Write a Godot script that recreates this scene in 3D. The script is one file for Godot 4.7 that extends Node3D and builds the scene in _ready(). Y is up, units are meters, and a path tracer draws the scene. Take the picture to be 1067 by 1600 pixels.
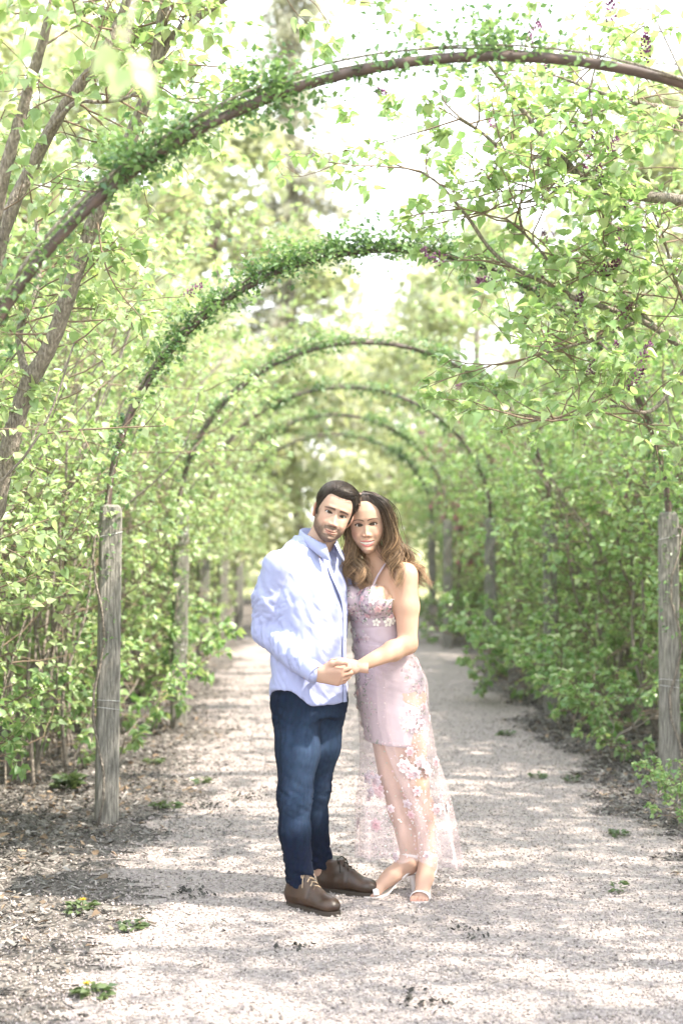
extends Node3D
# A couple standing on a gravel path under a row of vine-grown arches between lilac hedges.

var rng := RandomNumberGenerator.new()
var M := {}
var used := {}
const PXF := 2222.0          # focal length in pixels of the 1067 x 1600 photograph
const EYE := 1.62

# ---------------------------------------------------------------- helpers
func lin(r: float, g: float, b: float) -> Color:
	return Color(r, g, b).linear_to_srgb()

func numbered(called: String) -> String:
	var n: int = used.get(called, -1) + 1
	used[called] = n
	return called if n == 0 else "%s_%03d" % [called, n]

func tag(o: Node3D, label: String, category: String, group := "", kind := "") -> Node3D:
	if label: o.set_meta("label", label)
	if category: o.set_meta("category", category)
	if group: o.set_meta("group", group)
	if kind: o.set_meta("kind", kind)
	return o

func thing(called: String, label: String, category: String, at := Vector3.ZERO, turn := 0.0, group := "") -> Node3D:
	var o := Node3D.new()
	o.name = numbered(called)
	add_child(o, true)
	o.position = at
	o.rotation.y = turn
	return tag(o, label, category, group)

func part(called: String, mesh: Mesh, mat: Material, parent: Node3D = null) -> MeshInstance3D:
	var o := MeshInstance3D.new()
	o.mesh = mesh
	o.material_override = mat
	if parent == null:
		o.name = numbered(called)
		add_child(o, true)
	else:
		o.name = sub_name(parent, called)
		parent.add_child(o, true)
	return o

func sub_name(parent: Node3D, called: String) -> String:
	var names: Dictionary = parent.get_meta("_n") if parent.has_meta("_n") else {}
	var n: int = names.get(called, -1) + 1
	names[called] = n
	parent.set_meta("_n", names)
	return called if n == 0 else "%s_%03d" % [called, n]

func copies(called: String, mesh: Mesh, mat: Material, buf: PackedFloat32Array, parent: Node3D = null) -> MultiMeshInstance3D:
	var mm := MultiMesh.new()
	mm.transform_format = MultiMesh.TRANSFORM_3D
	mm.use_colors = true
	mm.mesh = mesh
	mm.instance_count = buf.size() / 16
	mm.buffer = buf
	var o := MultiMeshInstance3D.new()
	o.multimesh = mm
	o.material_override = mat
	if parent == null:
		o.name = numbered(called)
		add_child(o, true)
	else:
		o.name = sub_name(parent, called)
		parent.add_child(o, true)
	o.set_meta("kind", "stuff")
	return o

func push(buf: PackedFloat32Array, t: Transform3D, c: Color) -> void:
	var b := t.basis
	var p := t.origin
	buf.append_array(PackedFloat32Array([b.x.x, b.y.x, b.z.x, p.x, b.x.y, b.y.y, b.z.y, p.y, b.x.z, b.y.z, b.z.z, p.z, c.r, c.g, c.b, 1.0]))

func mat(col: Color, rough := 0.8, spec := 0.5) -> StandardMaterial3D:
	var m := StandardMaterial3D.new()
	m.albedo_color = col
	m.roughness = rough
	m.metallic_specular = spec
	return m

func noise_tex(freq: float, ramp: Array, size := 512, kind := FastNoiseLite.TYPE_SIMPLEX_SMOOTH, sd := 1, oct := 4, as_normal := 0.0) -> NoiseTexture2D:
	var n := FastNoiseLite.new()
	n.noise_type = kind
	n.frequency = freq
	n.seed = sd
	n.fractal_octaves = oct
	if kind == FastNoiseLite.TYPE_CELLULAR:
		n.cellular_return_type = FastNoiseLite.RETURN_DISTANCE
		n.fractal_type = FastNoiseLite.FRACTAL_NONE
	var t := NoiseTexture2D.new()
	t.width = size
	t.height = size
	t.seamless = true
	t.noise = n
	if as_normal > 0.0:
		t.as_normal_map = true
		t.bump_strength = as_normal
	if ramp.size():
		var g := Gradient.new()
		var offs := PackedFloat32Array()
		var cols := PackedColorArray()
		for r in ramp:
			offs.append(r[0])
			cols.append(lin(r[1], r[2], r[3]))
		g.offsets = offs
		g.colors = cols
		t.color_ramp = g
	return t

func world_mapped(m: StandardMaterial3D, metres: float) -> StandardMaterial3D:
	m.uv1_triplanar = true
	m.uv1_world_triplanar = true
	m.uv1_scale = Vector3.ONE / metres
	return m

func at(px: float, py: float, d: float) -> Vector3:
	return Vector3((px - 533.5) * d / PXF, EYE - (py - 820.0) * d / PXF, -d)

func smooth_line(pts: Array, n: int) -> PackedVector3Array:
	# a Catmull-Rom line through the points
	var out := PackedVector3Array()
	var last := pts.size() - 1
	for i in n + 1:
		var u := float(i) / n * last
		var k := mini(int(u), last - 1)
		var f := u - k
		var p0: Vector3 = pts[maxi(k - 1, 0)]
		var p1: Vector3 = pts[k]
		var p2: Vector3 = pts[k + 1]
		var p3: Vector3 = pts[mini(k + 2, last)]
		out.append(p1.cubic_interpolate(p2, p0, p3, f))
	return out

func add_tube(st: SurfaceTool, line: PackedVector3Array, r0: float, r1: float, sides := 6, bump := 0.0, col := Color.WHITE, cap := true, col2 := Color(-1, 0, 0)) -> void:
	var n := line.size()
	var rings := []
	var side := Vector3.RIGHT
	for i in n:
		var dir: Vector3 = (line[mini(i + 1, n - 1)] - line[maxi(i - 1, 0)]).normalized()
		if i == 0:
			side = dir.cross(Vector3.UP if absf(dir.y) < 0.9 else Vector3.FORWARD).normalized()
		side = (side - dir * side.dot(dir)).normalized()
		var up := side.cross(dir)
		var t := float(i) / (n - 1)
		var ring := PackedVector3Array()
		for s in sides:
			var a := TAU * s / sides
			var r := lerpf(r0, r1, t)
			if bump > 0.0:
				r *= 1.0 + rng.randf_range(-bump, bump)
			ring.append(line[i] + (side * cos(a) + up * sin(a)) * r)
		rings.append(ring)
	for i in n - 1:
		var t0 := float(i) / (n - 1)
		var t1 := float(i + 1) / (n - 1)
		var c0 := col if col2.r < 0.0 else col.lerp(col2, t0)
		var c1 := col if col2.r < 0.0 else col.lerp(col2, t1)
		for s in sides:
			var q := (s + 1) % sides
			st.set_color(c0); st.add_vertex(rings[i][s])
			st.set_color(c1); st.add_vertex(rings[i + 1][q])
			st.set_color(c0); st.add_vertex(rings[i][q])
			st.set_color(c0); st.add_vertex(rings[i][s])
			st.set_color(c1); st.add_vertex(rings[i + 1][s])
			st.set_color(c1); st.add_vertex(rings[i + 1][q])
	if cap:
		for e in 2:
			var k := 0 if e == 0 else n - 1
			st.set_color(col if e == 0 or col2.r < 0.0 else col2)
			for s in range(1, sides - 1):
				if e == 0:
					st.add_vertex(rings[k][0]); st.add_vertex(rings[k][s]); st.add_vertex(rings[k][s + 1])
				else:
					st.add_vertex(rings[k][0]); st.add_vertex(rings[k][s + 1]); st.add_vertex(rings[k][s])

func begin(smooth := true) -> SurfaceTool:
	var st := SurfaceTool.new()
	st.begin(Mesh.PRIMITIVE_TRIANGLES)
	st.set_smooth_group(0 if smooth else -1)
	return st

func done(st: SurfaceTool) -> ArrayMesh:
	st.generate_normals()
	st.index()
	return st.commit()

func tube_mesh(line: PackedVector3Array, r0: float, r1: float, sides := 6, bump := 0.0) -> ArrayMesh:
	var st := begin()
	add_tube(st, line, r0, r1, sides, bump)
	return done(st)

func quad(st: SurfaceTool, a: Vector3, b: Vector3, c: Vector3, d: Vector3) -> void:
	# a b c d clockwise as seen from the front
	st.add_vertex(a); st.add_vertex(b); st.add_vertex(c)
	st.add_vertex(a); st.add_vertex(c); st.add_vertex(d)

# ---------------------------------------------------------------- the scene
func _ready() -> void:
	rng.seed = 7
	var cam := Camera3D.new()
	cam.name = "camera"
	cam.position = Vector3(0, EYE, 0)
	cam.rotation_degrees = Vector3(0.516, 0, 0)
	cam.keep_aspect = Camera3D.KEEP_HEIGHT
	cam.near = 0.05
	cam.far = 600.0
	var lens := CameraAttributesPhysical.new()
	lens.frustum_focal_length = 50.0
	lens.frustum_focus_distance = 6.1
	lens.frustum_near = 0.05
	lens.frustum_far = 600.0
	lens.exposure_aperture = 1.8
	cam.attributes = lens
	cam.fov = 39.6
	add_child(cam)
	cam.current = true

	var sky_m := ProceduralSkyMaterial.new()
	sky_m.sky_top_color = Color(0.90, 0.93, 0.97)
	sky_m.sky_horizon_color = Color(0.97, 0.97, 0.97)
	sky_m.sky_curve = 0.12
	sky_m.ground_bottom_color = Color(0.55, 0.53, 0.48)
	sky_m.ground_horizon_color = Color(0.8, 0.8, 0.76)
	sky_m.sun_angle_max = 25.0
	var sky := Sky.new()
	sky.sky_material = sky_m
	var env := Environment.new()
	env.background_mode = Environment.BG_SKY
	env.sky = sky
	env.background_energy_multiplier = 1.25
	env.tonemap_mode = Environment.TONE_MAPPER_LINEAR
	env.tonemap_exposure = 3.55
	env.fog_enabled = true
	env.fog_density = 0.0006
	env.fog_light_color = Color(1.0, 0.99, 0.96)
	env.sdfgi_enabled = true
	env.ssao_enabled = true
	env.ssil_enabled = true
	var we := WorldEnvironment.new()
	we.name = "world_environment"
	we.environment = env
	add_child(we)

	var sun := DirectionalLight3D.new()
	sun.name = "sun"
	sun.light_energy = 1.3
	sun.light_color = Color(1.0, 0.96, 0.9)
	sun.light_angular_distance = 0.8
	sun.shadow_enabled = true
	add_child(sun)
	sun.look_at_from_position(Vector3(0.62, 0.78, 0.16) * 50.0, Vector3.ZERO)

	make_materials()
	make_ground()
	make_arches()
	make_vegetation()
	make_backdrop()
	make_small_things()
	make_people()

func make_materials() -> void:
	# gravel path: pale pinkish crushed stone
	var g := mat(Color.WHITE, 0.95, 0.3)
	g.albedo_texture = noise_tex(0.06, [[0.0, 0.17, 0.146, 0.138], [0.35, 0.285, 0.246, 0.232], [0.6, 0.335, 0.292, 0.277], [1.0, 0.39, 0.345, 0.33]], 1024, FastNoiseLite.TYPE_SIMPLEX_SMOOTH, 3, 4)
	g.normal_enabled = true
	g.normal_texture = noise_tex(0.07, [], 1024, FastNoiseLite.TYPE_CELLULAR, 5, 1, 6.0)
	g.normal_scale = 1.2
	M.gravel = world_mapped(g, 1.7)
	var s := mat(Color.WHITE, 0.95, 0.3)
	s.albedo_texture = noise_tex(0.03, [[0.0, 0.05, 0.044, 0.04], [0.4, 0.13, 0.115, 0.105], [0.7, 0.21, 0.187, 0.172], [1.0, 0.30, 0.27, 0.25]], 1024, FastNoiseLite.TYPE_SIMPLEX_SMOOTH, 9, 5)
	s.normal_enabled = true
	s.normal_texture = noise_tex(0.04, [], 1024, FastNoiseLite.TYPE_SIMPLEX_SMOOTH, 6, 5, 10.0)
	M.soil = world_mapped(s, 1.3)
	var l := mat(Color.WHITE, 0.95, 0.3)
	l.albedo_texture = noise_tex(0.02, [[0.0, 0.24, 0.25, 0.10], [0.5, 0.34, 0.34, 0.17], [1.0, 0.42, 0.40, 0.24]], 512, FastNoiseLite.TYPE_SIMPLEX_SMOOTH, 12, 5)
	M.lawn = world_mapped(l, 6.0)
	var w := mat(Color.WHITE, 0.85, 0.3)
	w.albedo_texture = noise_tex(0.012, [[0.0, 0.09, 0.085, 0.075], [0.45, 0.20, 0.19, 0.17], [0.7, 0.27, 0.255, 0.23], [1.0, 0.36, 0.34, 0.31]], 1024, FastNoiseLite.TYPE_SIMPLEX_SMOOTH, 15, 6)
	w.uv1_triplanar = true
	w.uv1_scale = Vector3(7.0, 0.55, 7.0)
	w.normal_enabled = true
	w.normal_texture = noise_tex(0.012, [], 1024, FastNoiseLite.TYPE_SIMPLEX_SMOOTH, 15, 6, 12.0)
	M.post = w
	var pipe := mat(Color.WHITE, 0.6, 0.5)
	pipe.albedo_texture = noise_tex(0.02, [[0.0, 0.05, 0.035, 0.03], [0.6, 0.085, 0.055, 0.048], [1.0, 0.16, 0.10, 0.08]], 256, FastNoiseLite.TYPE_SIMPLEX_SMOOTH, 21, 5)
	M.pipe = world_mapped(pipe, 0.5)
	M.wire = mat(lin(0.6, 0.6, 0.6), 0.4, 0.5)
	M.wire.metallic = 0.6
	var b := mat(Color.WHITE, 0.9, 0.3)
	b.albedo_texture = noise_tex(0.03, [[0.0, 0.075, 0.065, 0.055], [0.45, 0.20, 0.172, 0.145], [0.75, 0.32, 0.28, 0.24], [1.0, 0.46, 0.42, 0.37]], 512, FastNoiseLite.TYPE_SIMPLEX_SMOOTH, 31, 5)
	b.normal_enabled = true
	b.normal_texture = noise_tex(0.04, [], 512, FastNoiseLite.TYPE_SIMPLEX_SMOOTH, 32, 5, 14.0)
	b.uv1_triplanar = true
	b.uv1_scale = Vector3(5.0, 1.6, 5.0)
	M.bark = b
	M.twig = mat(lin(0.2, 0.15, 0.11), 0.9, 0.3)
	M.green_stem = mat(lin(0.13, 0.14, 0.06), 0.8, 0.3)
	for k in [["leaf", 0.5], ["vine_leaf", 0.45], ["far_leaf", 0.5]]:
		var f := mat(Color.WHITE, 0.36, 0.6)
		f.vertex_color_use_as_albedo = true
		f.backlight_enabled = true
		f.backlight = Color(1.0, 1.0, 0.84) * (2.0 * k[1])
		M[k[0]] = f
	var st := mat(Color.WHITE, 0.9, 0.3)
	st.vertex_color_use_as_albedo = true
	M.speck = st
	var fl := mat(Color.WHITE, 0.7, 0.3)
	fl.vertex_color_use_as_albedo = true
	fl.backlight_enabled = true
	fl.backlight = Color(0.8, 0.8, 0.8)
	M.petal = fl
	# individual leaves: a few tones of one leaf
	M.leaf_tones = []
	for c in [[0.34, 0.46, 0.25], [0.28, 0.41, 0.21], [0.41, 0.51, 0.31], [0.23, 0.36, 0.17]]:
		var f: StandardMaterial3D = M.leaf.duplicate()
		f.vertex_color_use_as_albedo = false
		f.albedo_color = lin(c[0], c[1], c[2])
		M.leaf_tones.append(f)

# ---------------------------------------------------------------- ground
func path_mid(d: float) -> float:
	return 0.36 - 0.011 * maxf(d - 6.0, 0.0)

func strip(called: String, m: Material, y: float, left: Callable, right: Callable, d0: float, d1: float, step: float) -> void:
	var st := begin()
	var d := d0
	while d < d1:
		var e := minf(d + step, d1)
		st.set_normal(Vector3.UP)
		quad(st, Vector3(left.call(d), y, -d), Vector3(left.call(e), y, -e), Vector3(right.call(e), y, -e), Vector3(right.call(d), y, -d))
		d = e
	tag(part(called, done(st), m), "", "", "", "structure")

func rag(d: float, sd: float) -> float:
	return 0.10 * sin(d * 2.3 + sd) + 0.07 * sin(d * 5.1 + sd * 2.0) + 0.05 * sin(d * 11.7 + sd * 3.0) + 0.05 * sin(d * 31.0 + 2.0 * sin(d * 7.0)) + 0.06 * sin(d * 83.0 + sd + 3.0 * sin(d * 19.0))

func path_left(d: float) -> float:
	return path_mid(d) - 1.30 + rag(d, 1.0) - 0.25 * smoothstep(9.0, 16.0, d)

func path_right(d: float) -> float:
	return path_mid(d) + 1.28 + rag(d, 4.0)

func make_ground() -> void:
	var pm := PlaneMesh.new()
	pm.size = Vector2(900, 900)
	var lawn := part("lawn_ground", pm, M.lawn)
	tag(lawn, "", "", "", "structure")
	strip("planting_bed", M.soil, 0.004, func(d): return path_mid(d) - 7.0, func(d): return path_mid(d) - 0.4, -2.0, 31.0, 0.5)
	strip("planting_bed", M.soil, 0.004, func(d): return path_mid(d) + 0.4, func(d): return path_mid(d) + 8.0, -2.0, 31.0, 0.5)
	strip("gravel_path", M.gravel, 0.008, path_left, path_right, -2.0, 26.5, 0.03)
	# loose stones
	var stone := rough_stone(3)
	var buf := PackedFloat32Array()
	for i in 120000:
		var d := 4.2 + 15.0 * pow(rng.randf(), 2.0)
		if rng.randf() < smoothstep(9.0, 18.5, d):
			continue
		var l := path_left(d) + 0.10
		var r := path_right(d)
		var x := rng.randf_range(l - 1.1, r + 0.3)
		var out := maxf(l - x, x - r)
		if out > 0.0 and rng.randf() > exp(-out * 2.2) * 0.95:
			continue
		var s := rng.randf_range(0.0025, 0.0062) * (1.0 + 0.6 * pow(rng.randf(), 6.0))
		var v := rng.randf_range(0.22, 0.40)
		if rng.randf() < 0.08: v *= 0.5
		var c := Color(v * 1.09, v * 0.95, v * rng.randf_range(0.86, 0.94))
		push(buf, Transform3D(Basis.from_euler(Vector3(rng.randf() * TAU, rng.randf() * TAU, 0)).scaled_local(Vector3(s * 1.3, s, s)), Vector3(x, 0.008 + s * 0.45, -d)), c)
	copies("loose_gravel", stone, M.speck, buf)
	# wood chips, bark and dead leaves on the beds
	var chip := chip_mesh()
	buf = PackedFloat32Array()
	for i in 125000:
		var d := 4.2 + 12.0 * pow(rng.randf(), 1.35)
		var leftside := rng.randf() < 0.58
		var x := 0.0
		if leftside:
			x = path_left(d) - 0.02 - 0.30 * smoothstep(7.6, 6.0, d) + 0.30 * rng.randfn() - 2.7 * pow(rng.randf(), 0.85)
		else:
			x = path_right(d) - 0.05 + 2.4 * pow(rng.randf(), 1.2)
		var s := 0.005 + 0.02 * pow(rng.randf(), 1.8)
		var v := rng.randf_range(0.035, 0.22)
		var c := Color(v * 1.03, v * 0.96, v * 0.89)
		if rng.randf() < 0.1: c = Color(v * 1.3, v * 0.98, v * 0.7)
		if rng.randf() < 0.12: c = Color(0.30, 0.275, 0.26)
		push(buf, Transform3D(Basis.from_euler(Vector3(rng.randf_range(-0.5, 0.5), rng.randf() * TAU, rng.randf_range(-0.5, 0.5))).scaled_local(Vector3(s * rng.randf_range(0.2, 0.5), s * 0.25, s)), Vector3(x, 0.012 + rng.randf() * 0.014, -d)), c)
	copies("bark_mulch", chip, M.speck, buf)
	var dead := leaf_mesh(0.75, 0.5)
	buf = PackedFloat32Array()
	for i in 2600:
		var d := 4.4 + 16.0 * pow(rng.randf(), 1.2)
		var x := path_left(d) - 0.05 - 2.6 * pow(rng.randf(), 0.8) if rng.randf() < 0.55 else path_right(d) + 0.05 + 2.2 * pow(rng.randf(), 0.8)
		var s := rng.randf_range(0.025, 0.055)
		var v := rng.randf_range(0.10, 0.32)
		push(buf, Transform3D(Basis.from_euler(Vector3(rng.randf_range(-0.6, 0.6), rng.randf() * TAU, rng.randf_range(-0.6, 0.6))).scaled_local(Vector3.ONE * s), Vector3(x, 0.022 + rng.randf() * 0.02, -d)), Color(v, v * 0.72, v * 0.5))
	copies("dead_leaves", dead, M.speck, buf)

func rough_stone(sd: int) -> ArrayMesh:
	var r := RandomNumberGenerator.new()
	r.seed = sd
	var st := begin(false)
	var p := [Vector3(0, 1, 0), Vector3(1, 0.1, 0), Vector3(0, 0, 1), Vector3(-1, -0.1, 0), Vector3(0, 0.1, -1), Vector3(0, -1, 0)]
	for i in 6:
		p[i] += Vector3(r.randf_range(-0.3, 0.3), r.randf_range(-0.3, 0.3), r.randf_range(-0.3, 0.3))
	for k in 4:
		var a = p[1 + k]
		var b = p[1 + (k + 1) % 4]
		st.add_vertex(p[0]); st.add_vertex(a); st.add_vertex(b)
		st.add_vertex(p[5]); st.add_vertex(b); st.add_vertex(a)
	return done(st)

func chip_mesh() -> ArrayMesh:
	var st := begin(false)
	var a := Vector3(-0.8, 0.5, -1); var b := Vector3(1, 0.4, -0.9); var c := Vector3(0.7, 0.6, 1); var d := Vector3(-1, 0.4, 0.8)
	var e := Vector3(0, -0.5, 0)
	quad(st, a, b, c, d)
	for t in [[b, a], [c, b], [d, c], [a, d]]:
		st.add_vertex(t[0]); st.add_vertex(t[1]); st.add_vertex(e)
	return done(st)

func leaf_mesh(width: float, fold: float) -> ArrayMesh:
	# a heart-shaped leaf of length 1 along +z, folded along its midrib and curved downwards, white (tinted per copy)
	var st := begin()
	var prof := [[0.0, 0.0], [-0.03, 0.22], [0.14, 0.42], [0.38, 0.40], [0.68, 0.22], [1.0, 0.0]]
	var mid := []
	var lef := []
	var rig := []
	for q in prof:
		var z: float = q[0]
		var sag := -0.22 * z * z
		var w: float = q[1] * width
		mid.append(Vector3(0, sag, maxf(z, 0.0)))
		lef.append(Vector3(-w, sag + w * fold, z))
		rig.append(Vector3(w, sag + w * fold, z))
	for i in prof.size() - 1:
		if i == 0:
			st.add_vertex(mid[0]); st.add_vertex(lef[1]); st.add_vertex(mid[1])
			st.add_vertex(mid[0]); st.add_vertex(mid[1]); st.add_vertex(rig[1])
			continue
		quad(st, mid[i], lef[i], lef[i + 1], mid[i + 1])
		quad(st, mid[i], mid[i + 1], rig[i + 1], rig[i])
	return done(st)

func small_leaf_mesh() -> ArrayMesh:
	var st := begin()
	var a := Vector3.ZERO; var b := Vector3(0.3, 0.1, 0.45); var c := Vector3(0, -0.12, 1.0); var d := Vector3(-0.3, 0.1, 0.45)
	var m := Vector3(0, 0, 0.5)
	st.add_vertex(a); st.add_vertex(m); st.add_vertex(b)
	st.add_vertex(b); st.add_vertex(m); st.add_vertex(c)
	st.add_vertex(a); st.add_vertex(d); st.add_vertex(m)
	st.add_vertex(d); st.add_vertex(c); st.add_vertex(m)
	return done(st)

# ---------------------------------------------------------------- arches and their vines
func arch_curve(l: Vector3, r: Vector3, top: float, spring: float, n := 60) -> PackedVector3Array:
	# from the left post top over the crown to the right post top
	var out := PackedVector3Array()
	for i in n + 1:
		var a := PI * i / n
		var m := (l + r) * 0.5 - (r - l) * 0.5 * cos(a)
		out.append(Vector3(m.x, spring + (top - spring) * sin(a), m.z))
	return out

func post_mesh(h: float, w: float) -> ArrayMesh:
	var st := begin(false)
	var c := 0.008
	var ring := func(y: float, k: float) -> PackedVector3Array:
		var a := w * 0.5 * k
		var p := PackedVector3Array()
		for q in [[-a, -a + c], [-a + c, -a], [a - c, -a], [a, -a + c], [a, a - c], [a - c, a], [-a + c, a], [-a, a - c]]:
			p.append(Vector3(q[0], y, q[1]))
		return p
	var rings := []
	var ys := [-0.1, 0.25, 0.6, 0.95, 1.3, h - 0.045, h - 0.012, h]
	var ks := [1.04, 1.02, 1.0, 1.0, 0.985, 0.98, 0.86, 0.62]
	for i in ys.size():
		rings.append(ring.call(ys[i], ks[i]))
	for i in ys.size() - 1:
		for s in 8:
			var q := (s + 1) % 8
			quad(st, rings[i][s], rings[i + 1][s], rings[i + 1][q], rings[i][q])
	var last: PackedVector3Array = rings[-1]
	for s in range(1, 7):
		st.add_vertex(last[0]); st.add_vertex(last[s + 1]); st.add_vertex(last[s])
	return done(st)

func make_arches() -> void:
	var vine_leaf := small_leaf_mesh()
	# left foot, right foot, crown height, spring height
	var arches := [
		[Vector3(-1.27, 0, -4.5), Vector3(2.45, 0, -4.9), 3.172, 1.60, "near wide garden arch of dark pipe framing the top of the view"],
		[Vector3(-1.275, 0, -7.74), Vector3(2.02, 0, -8.78), 3.215, 1.62, "second garden arch, rising from the two tall weathered posts behind the couple"],
		[Vector3(-1.30, 0, -11.36), Vector3(1.79, 0, -12.2), 3.13, 1.66, "third garden arch from the camera, its left post half wrapped in ivy"],
		[Vector3(-1.46, 0, -14.9), Vector3(1.56, 0, -14.9), 3.06, 1.68, "fourth garden arch with a clump of vine on its left shoulder"],
		[Vector3(-1.55, 0, -18.5), Vector3(1.39, 0, -18.6), 3.05, 1.70, "fifth garden arch, right post clear of leaves beside the path"],
		[Vector3(-1.62, 0, -22.4), Vector3(1.44, 0, -22.6), 3.05, 1.70, "farthest garden arch at the bright end of the tunnel"],
	]
	var vines := [
		# t along the arch, spread, number, drop
		[[0.10, 0.020, 420, 0.0], [0.135, 0.012, 160, 0.0], [0.20, 0.020, 260, 0.02], [0.262, 0.012, 800, 0.02], [0.30, 0.010, 420, 0.03], [0.347, 0.012, 520, 0.04], [0.372, 0.010, 190, -0.05], [0.40, 0.03, 260, 0.04], [0.45, 0.02, 120, 0.0], [0.487, 0.017, 380, 0.04], [0.51, 0.02, 120, 0.02], [0.3, 0.2, 110, 0.02], [0.75, 0.15, 60, 0.0]],
		[[0.32, 0.06, 1000, 0.03], [0.42, 0.05, 1000, 0.04], [0.50, 0.045, 750, 0.03], [0.57, 0.04, 420, 0.02], [0.66, 0.02, 420, 0.0], [0.22, 0.05, 420, 0.02], [0.12, 0.06, 300, 0.0], [0.80, 0.06, 380, 0.0], [0.9, 0.06, 300, 0.0], [0.5, 0.3, 500, 0.02]],
		[[0.40, 0.05, 800, 0.02], [0.62, 0.05, 800, 0.02], [0.70, 0.02, 700, 0.0], [0.5, 0.3, 700, 0.0], [0.24, 0.07, 600, 0.0], [0.9, 0.06, 300, 0.0], [0.1, 0.06, 400, 0.0]],
		[[0.34, 0.02, 800, 0.0], [0.55, 0.08, 800, 0.0], [0.8, 0.08, 700, 0.0], [0.5, 0.3, 700, 0.0]],
		[[0.5, 0.28, 1300, 0.0], [0.72, 0.06, 800, 0.0], [0.3, 0.03, 500, 0.0]],
		[[0.5, 0.28, 1300, 0.0], [0.75, 0.06, 700, 0.0]],
	]
	var where := ["near arch, in dark clumps along its left half", "second arch, thickest over its crown behind the couple", "third arch, in loose clumps on its crown", "fourth arch, one dark clump on its left shoulder", "fifth arch, thin and blurred", "farthest arch, thin at the bright end of the tunnel"]
	for k in arches.size():
		var a = arches[k]
		var l: Vector3 = a[0]
		var r: Vector3 = a[1]
		var mid := (l + r) * 0.5
		var t := thing("garden_arch", a[4], "arch", mid, 0.0, "arches over the gravel path")
		var curve := arch_curve(l - mid, r - mid, a[2], a[3])
		part("hoop", tube_mesh(curve, 0.018, 0.018, 10), M.pipe, t)
		var hgt := [1.74, 1.73, 1.70, 1.72, 1.72, 1.72]
		for s in 2:
			var foot := l if s == 0 else r
			var ph: float = hgt[k] - (0.03 if s else 0.0)
			var p := part("post", post_mesh(ph, 0.118), M.post, t)
			p.position = foot - mid
			p.rotation = Vector3(0.004, 0.25 if s == 0 else -0.12, -0.012 if s == 0 else 0.004)
			if k == 1:
				p.set_meta("label", "grey weathered post with a sunlit right edge" if s == 0 else "grey weathered post with streaks of sun, leaves across its foot")
			for y in ([0.62, 0.66, ph - 0.16] if k < 3 else []):
				var st := begin()
				var ring := PackedVector3Array()
				for q in 5:
					var ang := TAU * q / 4.0 + PI / 4.0
					ring.append(Vector3(cos(ang) * 0.0845, y + 0.018 * sin(ang * 1.0 + y * 9.0), sin(ang) * 0.0845))
				add_tube(st, ring, 0.0016, 0.0016, 4)
				part("tie_wire", done(st), M.wire, p)
		# the vine
		var v := thing("climbing_vine", "small-leaved climbing vine on the " + where[k], "vine", mid, 0.0, "vines on the arches")
		var n := curve.size()
		for s in 3:
			var st := begin()
			var line := PackedVector3Array()
			var i0 := 0
			var i1: int = [int(n * 0.62), int(n * 0.45), int(n * 0.58)][s]
			if s == 0:
				for y in 12:
					line.append((l - mid) + Vector3(-0.03 + 0.035 * sin(y * 1.1), y * 0.145, 0.085 + 0.02 * cos(y * 0.9)))
			if s == 2:
				for y in 12:
					line.append((r - mid) + Vector3(0.02 + 0.04 * sin(y * 1.3), y * 0.145, 0.085 + 0.02 * cos(y * 0.7)))
			for i in range(i0, i1):
				var c: Vector3 = curve[i] if s < 2 else curve[n - 1 - i]
				var ph := i * 0.33 + s * 2.0
				line.append(c + Vector3(0.018 * sin(ph), 0.030 + 0.022 * cos(ph * 0.8), 0.03 * cos(ph)))
			add_tube(st, line, 0.008, 0.0035, 6, 0.12)
			part("vine_stem", done(st), M.bark, v)
		var buf := PackedFloat32Array()
		for c in vines[k]:
			var left := int(c[2] * ([1.25, 1.7, 0.9, 0.9, 0.9, 0.9][k]))
			while left > 0:
				# one tuft of leaves on a short shoot
				var tt: float = clampf(c[0] + rng.randfn() * c[1], 0.01, 0.99)
				var f := tt * (n - 1)
				var i0 := int(f)
				var p: Vector3 = curve[i0].lerp(curve[mini(i0 + 1, n - 1)], f - i0)
				var m := mini(left, rng.randi_range(5, 34))
				left -= m
				var out := Vector3(rng.randfn() * 0.5, 0.45 + rng.randfn() * 0.75, rng.randfn() * 0.7) * (0.03 + 0.0017 * m)
				out.y += c[3]
				var rad := 0.020 + 0.0011 * m
				var tone := rng.randf_range(-0.35, 0.45)
				for i in m:
					var q := p + out * pow(rng.randf(), 0.6) + Vector3(rng.randfn(), rng.randfn() * 0.8, rng.randfn()) * rad
					push(buf, leaf_pose(q, Vector3(rng.randfn(), rng.randfn() * 0.7 + 0.1, rng.randfn()), (0.013 + 0.028 * pow(rng.randf(), 1.5)) * (1.0 + 0.18 * k)), Color(0.06, 0.14, 0.05).lerp(Color(0.24, 0.37, 0.15), clampf(rng.randf() * 0.7 + tone + 0.15, 0.0, 1.0)))
		# leaves up the posts
		for s in 2:
			for i in ([90, 210, 1300, 700, 400, 200][k] if s == 0 else [90, 160, 500, 400, 200, 100][k]):
				var foot := (l if s == 0 else r) - mid
				var y := rng.randf_range(0.5, 1.75) if k != 1 else rng.randf_range(0.9, 1.8)
				leaf_to(buf, foot + Vector3(rng.randfn() * 0.06 - 0.03, y, 0.06 + rng.randfn() * 0.05), Vector3(rng.randfn(), rng.randfn() * 0.6, rng.randfn()), rng.randf_range(0.018, 0.036), Color(0.065, 0.15, 0.05), Color(0.22, 0.36, 0.13))
		copies("foliage", vine_leaf, M.vine_leaf, buf, v)

func leaf_to(buf: PackedFloat32Array, p: Vector3, dir: Vector3, size: float, c0: Color, c1: Color) -> void:
	push(buf, leaf_pose(p, dir, size), c0.lerp(c1, rng.randf()))

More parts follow.
